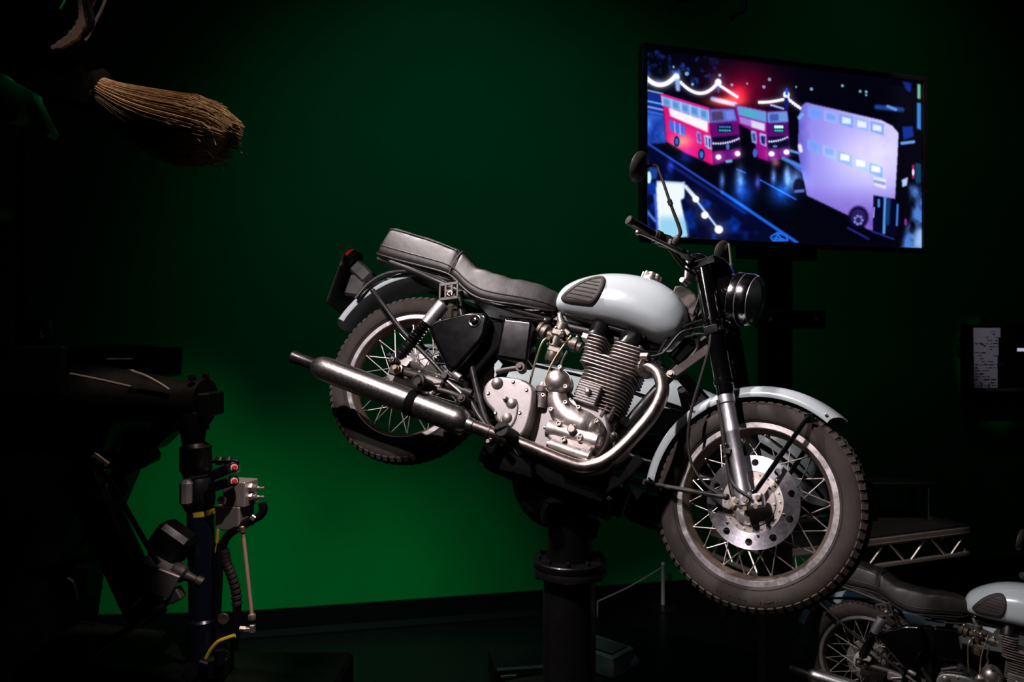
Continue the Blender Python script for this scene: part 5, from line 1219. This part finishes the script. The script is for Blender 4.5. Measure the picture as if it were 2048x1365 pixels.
# slanting cylinder behind/left of it
D2 = 3.0; o0 = at(330, 1365, D2); dia = thing('hydraulic_cylinder', 'slanting hydraulic cylinder in the dark beside the motion platform', 'hydraulic cylinder', (o0.x, o0.y, 0))
a, b = at(158, 930, D2 - .02), at(300, 1240, D2 - .02); d = (b - a)
free(MB().lathe([(.062, 0), (.066, .02), (.078, .03), (.078, d.length * .9), (.070, d.length)], a, d, 32), 'barrel', 'navy', dia)
free(MB().cyl(at(170, 985, D2 - .11), at(188, 1015, D2 - .11), .045, n=20), 'head_ring', 'greytube', dia)
free(MB().tube(px(D2 - .13, (212, 952), (228, 975), (262, 1035), (305, 1110), (318, 1128)), .010, 12, 3).tube(px(D2 - .12, (150, 895), (165, 920), (180, 938), (200, 940), (222, 962)), .009, 12, 4), 'hydraulic_pipe', 'greytube', dia)
mb = MB(); mb.hexnut(at(180, 938, D2 - .12), (.8, 0, -.3), .018, .028); mb.hexnut(at(196, 943, D2 - .12), (.8, 0, -.1), .015, .026); free(mb, 'pipe_union', 'copper', dia); free(MB().sphere(at(210, 972, D2 - .10), .012, 12), 'ball_joint', 'steelfit', dia)
mb = MB().box(at(318, 1150, D2 - .06), (.15, .12, .10), Matrix.Rotation(R(28), 3, 'Y') @ Matrix.Rotation(R(15), 3, 'Z'), .004); bk = free(mb, 'valve_block', 'alloyblock', dia)
free(MB().lathe([(.03, 0), (.034, .01), (.034, .05), (.02, .06), (.014, .10), (.02, .105), (.02, .13), (.0005, .135)], at(345, 1140, D2 - .06), (.8, 0, -.35), 16), 'hose_fitting', 'greytube', bk)
free(MB().box(at(335, 1181, D2 - .08), (.030, .03, .028), Matrix.Rotation(-.3, 3, 'Y'), .004), 'brass_nut', 'brass', bk)
free(MB().box(at(352, 1190, D2 - .06), (.05, .05, .05), Matrix.Rotation(-.5, 3, 'Y'), .006).cyl(at(348, 1196, D2 - .07), at(285, 1240, D2 - .1), .012, n=14).tube(px(D2 - .1, (290, 1236), (250, 1265), (215, 1285), (196, 1300)), .016, 12, 3), 'feed_pipe', 'dirty', bk)
free(MB().cyl(at(280, 1195, D2 - .1), at(262, 1212, D2 - .1), .012, n=12), 'spare_fitting', 'steelfit', bk)
free(MB().plate([(0, 0), (.11, .03), (.15, .08), (.13, .16), (.07, .18), (.02, .10)], 0, .10, .008, 1).build if 0 else MB().box(at(345, 1085, D2 + .02), (.15, .12, .13), Matrix.Rotation(R(35), 3, 'Y'), .02), 'clevis', 'rig', dia)
# knuckle joint under the beam
D3 = 3.35; o0 = at(300, 830, D3); kn = thing('knuckle_joint', 'black angled knuckle joint hanging under the round beam', 'machine joint', o0)
q = px(D3, (316, 828), (358, 828), (357, 862), (322, 896), (295, 894), (294, 870), (316, 850)); mb = MB().loft([[p + Vector((0, -.06, 0)) for p in q], [p + Vector((0, .06, 0)) for p in q]]); fix_normals(free(mb, 'bracket', 'rig', kn))
mb = MB().bar(at(232, 935, D3), at(306, 895, D3), .12, .12, (0, 0, 1), .02); mb.lathe([(.06, 0), (.07, .01), (.07, .04), (.05, .05)], at(276, 880, D3 - .07), FR, 12)
for x, y in ((272, 882), (290, 884), (258, 948), (306, 915), (302, 902)): mb.hexnut(at(x, y, D3 - .03), (.2, -.3, .9), .018, .03)
free(mb, 'knuckle_body', 'rig', kn)
free(MB().tube(px(D3 - .03, (205, 915), (225, 900), (240, 880), (252, 874), (262, 880)), .012, 10, 4), 'bent_pipe', 'rig', kn); free(MB().box(at(207, 920, D3 - .04), (.085, .06, .035), Matrix.Rotation(R(38), 3, 'Y'), .004), 'pale_plate', 'dirty', kn); free(MB().box(at(240, 968, D3), (.05, .06, .12), Matrix.Rotation(R(-20), 3, 'Y'), .015), 'lower_lug', 'rig', kn)
# fixed brace and cable box lower left
mb = MB().tube(px(3.5, (60, 1165), (120, 1120), (155, 1095), (175, 1060)), .022, 12, 3); o0 = at(60, 1165, 3.5); cb2 = thing('cable_box', 'small black box on a curved arm in the gap at lower left', 'box', at(143, 1200, 3.5)); free(mb, 'curved_arm', 'rig', cb2); slab(114, 1132, 172, 1204, 3.45, .15, 'box_shell', 'rig', cb2); free(MB().tube(px(3.44, (135, 1157), (146, 1165), (152, 1180), (155, 1200)), .006, 8, 4), 'pale_cable', 'bolt', cb2)
fb = thing('floor_frame', 'low black base frame on the floor at lower left', 'machine base', (-2.0, 3.4, 0)); MB().box((-.5, 0, .30), (3.4, .8, .60), None, .02).build('base_beam', M['rig'], fb); MB().box((.35, -.2, .72), (.7, .5, .3), Matrix.Rotation(.1, 3, 'Y'), .04).build('gear_housing', M['rig'], fb)

# ---------------------------------------------------------------- broom, cloak and green arm, upper left
DB = 2.7; ba, bb = at(166, 162, DB), at(452, 280, DB); bd = (bb - ba).normalized()
br = thing('broom', 'straw besom broom flying at upper left, bristles pointing at the bike', 'broom', at(100, 130, DB)); bl = (bb - ba).length
bu = Vector((0, 1, 0)).cross(bd).normalized()
if bu.z < 0: bu = -bu
bv = bd.cross(bu)
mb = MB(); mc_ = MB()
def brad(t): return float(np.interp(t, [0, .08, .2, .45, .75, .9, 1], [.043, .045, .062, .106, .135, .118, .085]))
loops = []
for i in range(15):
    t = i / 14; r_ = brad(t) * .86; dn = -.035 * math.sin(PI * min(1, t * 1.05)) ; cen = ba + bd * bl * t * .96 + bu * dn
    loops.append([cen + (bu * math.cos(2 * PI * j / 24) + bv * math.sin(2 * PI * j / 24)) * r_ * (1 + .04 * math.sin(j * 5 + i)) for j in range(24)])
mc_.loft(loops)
for i in range(1500):
    ang = random.uniform(0, 2 * PI); rr = math.sqrt(random.uniform(.50, 1.0)); l0 = random.uniform(0, .35) if random.random() < .4 else 0; l1 = random.uniform(.80, 1.05) - .16 * max(0, -math.cos(ang)) * random.random()
    wob = random.uniform(-.05, .05); pts = []
    for k in range(6):
        t = l0 + (l1 - l0) * k / 5; r_ = brad(min(1, t)) * rr * (1 + (.05 * random.random() if k == 5 else 0)); dn = -.035 * math.sin(PI * min(1, t * 1.05)); a_ = ang + wob * t
        pts.append(ba + bd * bl * t + bu * (dn + math.cos(a_) * r_) + bv * math.sin(a_) * r_)
    mb.tube(pts, [.0016, .0019, .0014], 3, 1)
for i in range(120):
    t = random.uniform(.86, 1.0); ang = random.uniform(0, 2 * PI); r_ = brad(t) * random.uniform(.6, 1.0); p0 = ba + bd * bl * t + bu * (-.02 + math.cos(ang) * r_) + bv * math.sin(ang) * r_
    dd = (bd + Vector((random.uniform(-.8, .8), random.uniform(-.8, .8), random.uniform(-.8, .8)))).normalized(); mb.tube([p0, p0 + dd * random.uniform(.015, .05)], [.0014, .0008], 3)
bs = free(mb, 'bristles', 'straw', br); bs['kind'] = 'stuff'
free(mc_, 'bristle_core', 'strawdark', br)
free(MB().lathe([(.050, -.022), (.054, -.02), (.061, .018), (.066, .022), (.05, .03)], ba + bd * .055, bd + bu * .25, 28), 'binding', 'blackmatt', br)
free(MB().tube([ba - bd * .02, ba - bd * .30 + bu * .02, ba - bd * .65 + bu * .08], [.016, .018, .016], 14, 4), 'broom_handle', 'wood', br)
DC = 2.55
ck = thing('cloak', 'black cloak with a torn brown hem hanging in the upper left corner', 'cloak', at(60, 60, DC))
hem = px(DC, (103, 96), (122, 88), (143, 74), (157, 57), (164, 38), (164, 20), (160, 2), (156, -30)); hw = [(6, 3), (13, 9), (17, 12), (18, 10), (13, 9), (11, 9), (12, 8), (12, 8)]
hp = crom(hem, 4); mb = MB(); loops = []
for i, p in enumerate(hp):
    a = hp[max(0, i - 1)]; b = hp[min(len(hp) - 1, i + 1)]; t = (b - a).normalized(); nrm = t.cross(Vector((0, 1, 0))).normalized(); wv = float(np.interp(i / (len(hp) - 1), np.linspace(0, 1, 8), [h[0] for h in hw])) * DC / F * .55 * (1 + .16 * math.sin(i * 2.3) + .1 * math.sin(i * 5.1))
    loops.append([p + nrm * wv + Vector((0, -.003, 0)), p - nrm * wv + Vector((0, -.003, 0)), p - nrm * wv + Vector((0, .012, 0)), p + nrm * wv + Vector((0, .012, 0))])
mb.loft(loops); fix_normals(free(mb, 'hem', 'hem', ck))
mb = MB(); n_ = 20; grid = []
for i in range(n_ + 1):
    row = []
    for j in range(n_ + 1):
        u_, v_ = i / n_, j / n_; e = hp[int(v_ * (len(hp) - 1))]; s0 = at(-160, 170 - 260 * v_, DC + .1); p = s0.lerp(e, u_); p.y += .03 * math.sin(u_ * 14 + v_ * 3) * (1 - u_ * .6) + .02; row.append(p)
    grid.append(row)
for i in range(n_):
    for j in range(n_): mb.add([grid[i][j], grid[i + 1][j], grid[i + 1][j + 1], grid[i][j + 1]], [(0, 1, 2, 3)])
cl = free(mb, 'cloth', 'cloak', ck); sm_ = cl.modifiers.new('thick', 'SOLIDIFY'); sm_.thickness = .02; sm_.offset = 1
mb = MB().tube(px(DC - .03, (170, -30), (176, 5), (183, 35), (180, 55), (165, 74)), [.011, .012, .010, .008], 10, 4); free(mb, 'strap', 'blackmatt', ck)
q = px(DC, (-120, 60), (0, 110), (60, 96), (110, 92), (140, 118), (150, 145), (142, 192), (112, 188), (60, 170), (0, 145), (-120, 150)); mb = MB().loft([[p + Vector((0, .05, 0)) for p in q], [p + Vector((0, .22, 0)) for p in q]]); fix_normals(free(mb, 'cloth_fold', 'cloak', ck))
rd = thing('bent_rod', 'pale metal rod beside the cloak hem in the upper left corner', 'rod', at(172, 78, DC)); mb = MB().tube(px(DC, (216, -20), (205, 15), (188, 48), (178, 68), (170, 80)), .0052, 12, 4); free(mb, 'rod_tube', 'rod', rd); free(MB().tube(px(DC + .02, (194, -10), (186, 8), (181, 18)), .0045, 10, 3), 'side_rod', 'rod', rd)
DG = 2.35
ga = thing('wall_bracket', 'green painted steel bracket arm with a bolt, under the broom at left edge', 'bracket', at(20, 200, DG))
q = px(DG, (-60, 150), (2, 146), (8, 153), (64, 184), (66, 196), (99, 262), (97, 269), (90, 272), (84, 268), (52, 208), (44, 203), (33, 203), (31, 212), (37, 226), (34, 238), (22, 244), (8, 242), (-60, 225)); mb = MB().loft([[p for p in q], [p + Vector((0, .05, 0)) for p in q]]); fix_normals(free(mb, 'arm_plate', 'greenarm', ga))
mb = MB().lathe([(.010, 0), (.010, .006), (.006, .008), (.0005, .005)], at(90, 262, DG), FR, 18); free(mb, 'arm_bolt', 'greenarm', ga)
gt = thing('green_tube', 'green painted tube end at the far left edge, below the bracket arm', 'tube', at(8, 428, DG)); free(MB().lathe([(.020, 0), (.0225, .003), (.0225, .05), (.0225, .4)], at(10, 428, DG), Vector((-.75, .6, .1)), 28), 'tube_body', 'greenarm', gt)
gw = thing('green_strip', 'thin green hanging strip at the top left edge', 'strip', at(122, 18, DG)); free(MB().tube(px(DG, (131, -20), (129, 2), (125, 11), (120, 18)), .0035, 8, 3), 'strip_tube', 'greenarm', gw)

# ---------------------------------------------------------------- right: staging deck, case, cabinet, stanchions, hanging clamps
dk = thing('stage_deck', 'aluminium framed staging deck behind the front wheel of the raised bike', 'stage', (1.813, 5.219, 0))
A0 = Vector((1.813, 5.219, 0)); A1 = Vector((3.586, 5.904, 0)); dx = (A1 - A0).normalized(); dy = Vector((-dx.y, dx.x, 0)); LL = (A1 - A0).length; DD = .70
C = [A0, A1, A1 + dy * DD, A0 + dy * DD]; zt, zb2 = .70, .50
def truss(a, b, n):
    t = MB(); l = (b - a); m1 = MB()
    m1.bar(a + Vector((0, 0, zt - .02)), b + Vector((0, 0, zt - .02)), .045, .055, (0, 0, 1), .004); m1.bar(a + Vector((0, 0, zt - .032)), b + Vector((0, 0, zt - .032)), .052, .006, (0, 0, 1)); free(m1, 'top_rail', 'aluprofile', dk)
    m2 = MB().bar(a + Vector((0, 0, zb2)), b + Vector((0, 0, zb2)), .035, .026, (0, 0, 1), .003); free(m2, 'bottom_rail', 'aluprofile', dk)
    for i in range(n):
        p, q = a + l * ((i + .15) / n), a + l * ((i + .85) / n); t0, t1 = (zt - .05, zb2 + .01) if i % 2 else (zb2 + .01, zt - .05)
        free(MB().tube([(p.x, p.y, t0), (q.x, q.y, t1)], .010, 10), 'brace', 'steelfit', dk)
truss(C[0], C[1], 9); truss(C[3], C[0], 5); truss(C[1], C[2], 5)
free(MB().box((C[0] + C[2]) / 2 + Vector((0, 0, zt + .017)), (LL + .01, DD + .01, .022), Matrix((dx, dy, Vector((0, 0, 1)))).transposed(), .003), 'deck_board', 'deck', dk)
for c_, sx, sy in ((C[0], 1, 1), (C[1], -1, 1), (C[2], -1, -1), (C[3], 1, -1)):
    p = c_ + dx * .06 * sx + dy * .06 * sy; free(MB().box((p.x, p.y, zt / 2), (.05, .05, zt), None, .004), 'leg', 'alloyblock' if c_ is C[0] else 'rig', dk)
cs = at(1800, 1020, 6.15); zc_ = zt + .028
st_ = thing('low_table', 'low black table with a shiny front leg standing on the staging deck', 'table', (cs.x, cs.y, zc_)); h_ = .31; 
MB().box((-.05, 0, h_ - .02), (.50, .34, .04), None, .008).build('table_top', M['blacksatin'], st_)
for sx in (-.27, .17):
    for sy in (-.13, .13): MB().box((sx, sy, (h_ - .04) / 2), (.04, .04, h_ - .04), None, .006).build('leg', M['chrome'] if (sx > 0 and sy < 0) else M['rig'], st_)
cw = at(1985, 725, 6.85); cx_ = cw.x; wa = math.atan(.21); nb = Matrix.Rotation(wa, 3, 'Z')
cab = thing('wall_cabinet', 'black equipment cabinet on the green wall at the right edge', 'cabinet', Mx=Matrix.Translation((cx_ + .18, wy(cx_ + .18) - .09, cw.z)) @ nb.to_4x4())
MB().box((0, .01, 0), (.95, .14, .70), None, .012).build('cabinet_body', M['rig'], cab)
MB().box((.13, -.065, .10), (.34, .01, .10), None, .003).build('display_frame', M['blackgloss'], cab)
MB().box((.10, -.072, .115), (.22, .006, .028)).build('lit_display', emis('display_light', None, (.75, .8, 1), .55), cab)
mb = MB(); mb.cyl((-.47, 0, .20), (-.53, 0, .20), .04, n=16).nxt(); mb.cyl((-.25, 0, .35), (-.25, 0, .41), .06, n=18); build_each(mb, 'cabinet_knob', M['rig'], cab)
MB().box((.05, -.075, -.255), (.80, .04, .04), None, .01).build('cabinet_ledge', M['greytube'], cab)
pm = cab.matrix_world.copy(); pp_ = thing('paper_notice', 'white handwritten paper list taped to the black cabinet at right', 'paper', Mx=pm @ Matrix.Translation((-.325, -.062, .035)))
wS = [(.285, .24, .0), (.265, .155, .155), (.27, .035, .125), (.255, -.10, .135), (.250, -.215, .105)]; mb = MB(); z1 = .275
for k, (w_, h_) in enumerate(((.285, .08), (.262, .09), (.262, .075), (.250, .16), (.248, .13))):
    mb.box((w_ / 2 - .145 + .002 * k, -.0012 * (5 - k) * .4, z1 - h_ / 2), (w_, .0016, h_ + .004)); z1 -= h_
mb.build('paper_sheet', M['paper'], pp_)
mb = MB(); rr_ = random.Random(3)
for row in range(19):
    z = .245 - row * .027; x = -.13 + (0 if row % 3 else .0)
    while x < .10:
        l = rr_.uniform(.015, .06)
        if rr_.random() < .62 and not (row < 2 and x < -.02): mb.box((x + l / 2, -.0042, z + rr_.uniform(-.002, .002)), (l, .0012, rr_.choice([.004, .005, .006, .009])), Matrix.Rotation(rr_.uniform(-.05, .05), 3, 'Y'))
        x += l + rr_.uniform(.008, .03)
mb.box((-.065, -.0045, .135), (.03, .0012, .014), Matrix.Rotation(.5, 3, 'Y')); mb.box((-.035, -.0045, .12), (.04, .0012, .009), Matrix.Rotation(.4, 3, 'Y')); mb.box((-.06, -.0045, -.235), (.012, .0012, .03)); mb.box((.02, -.0045, -.24), (.012, .0012, .035)); mb.build('handwriting', M['ink'], pp_)
for (x, y, d, top_, lbl) in ((1326, 1216, 6.09, 1130, 'thin grey stanchion beside the black post, in front of the green wall'), (1534, 1330, 5.02, 1150, 'thin grey stanchion below the front wheel of the raised bike')):
    c = at(x, y, d); t_ = at(x, top_, d); s_ = thing('stanchion', lbl, 'stanchion', (c.x, c.y, 0), group=None)
    MB().lathe([(.016, .01), (.016, t_.z), (.019, t_.z + .005), (.012, t_.z + .02), (.0005, t_.z + .022)], (0, 0, 0), (0, 0, 1), 18).build('stanchion_post', M['stanchion'], s_)
    MB().lathe([(.11, 0), (.11, .008), (.03, .018), (.018, .03)], (0, 0, 0), (0, 0, 1), 28).build('stanchion_base', M['blacksatin'], s_)
r0, r1 = at(1195, 1204, 5.9), at(1322, 1137, 6.08); rp = thing('barrier_rope', 'thin grey rope sloping from the stanchion to the floor behind the post', 'rope', r1); free(MB().tube([r0, (r0 * .5 + r1 * .5) - Vector((0, 0, .015)), r1], .006, 8, 5).cyl(r0, (r0.x, r0.y, 0.0), .006), 'rope_line', 'rope', rp)
# floor boxes behind the post
c = at(1030, 1300, 4.75); fc_ = thing('floor_case', 'low black case lying on the floor left of the post', 'case', (c.x, c.y, 0)); MB().box((.05, 0, .09), (.40, .35, .18), Matrix.Rotation(.15, 3, 'Z'), .012).build('case_shell', M['rig'], fc_); MB().box((-.04, -.19, .13), (.10, .02, .02), Matrix.Rotation(.15, 3, 'Z'), .004).build('case_handle', M['greytube'], fc_)
c = at(1205, 1280, 5.0); fg = thing('floor_vent', 'small floor vent with a pale rim right of the post', 'vent', (c.x, c.y, 0)); rz_ = Matrix.Rotation(-.75, 3, 'Z'); MB().box((0, 0, .07), (.34, .24, .14), rz_, .008).build('vent_frame', M['duct'], fg)
MB().box((0, 0, .141), (.28, .18, .006), rz_, .002).build('vent_recess', M['blackmatt'], fg)
for k in range(7): MB().box(rz_ @ Vector((0, -.07 + .023 * k, .146)), (.27, .007, .006), rz_).build('vent_slat', M['duct'], fg)
c = at(1252, 1290, 5.0); tag(MB().sphere((c.x, c.y, .03), .07, 16, (1.3, .9, .75)).build('sandbag', M['duct']), 'small pale sandbag on the floor beside the vent', 'sandbag')
hk = thing('hanging_clamp', 'black clamp on a rod hanging at the top of the picture above the television', 'clamp', at(1488, -60, 4.3)); free(MB().tube(px(4.3, (1488, -420), (1488, -60), (1489, 14), (1485, 22), (1472, 30)), .012, 12, 3), 'clamp_rod', 'rig', hk); free(MB().box(at(1466, 32, 4.3), (.034, .05, .045), Matrix.Rotation(.5, 3, 'Y'), .012), 'clamp_jaw', 'rig', hk)
hl_ = thing('stage_lantern', 'black stage lantern just showing at the top edge left of the clamp', 'lamp', at(1356, -60, 4.3)); free(MB().lathe([(.05, 0), (.06, .02), (.06, .16), (.05, .20)], at(1356, -66, 4.3), Vector((.1, -.2, -1)), 24), 'lantern_body', 'rig', hl_); free(MB().cyl(at(1356, -420, 4.3), at(1356, -50, 4.3), .014), 'lantern_hanger', 'rig', hl_)
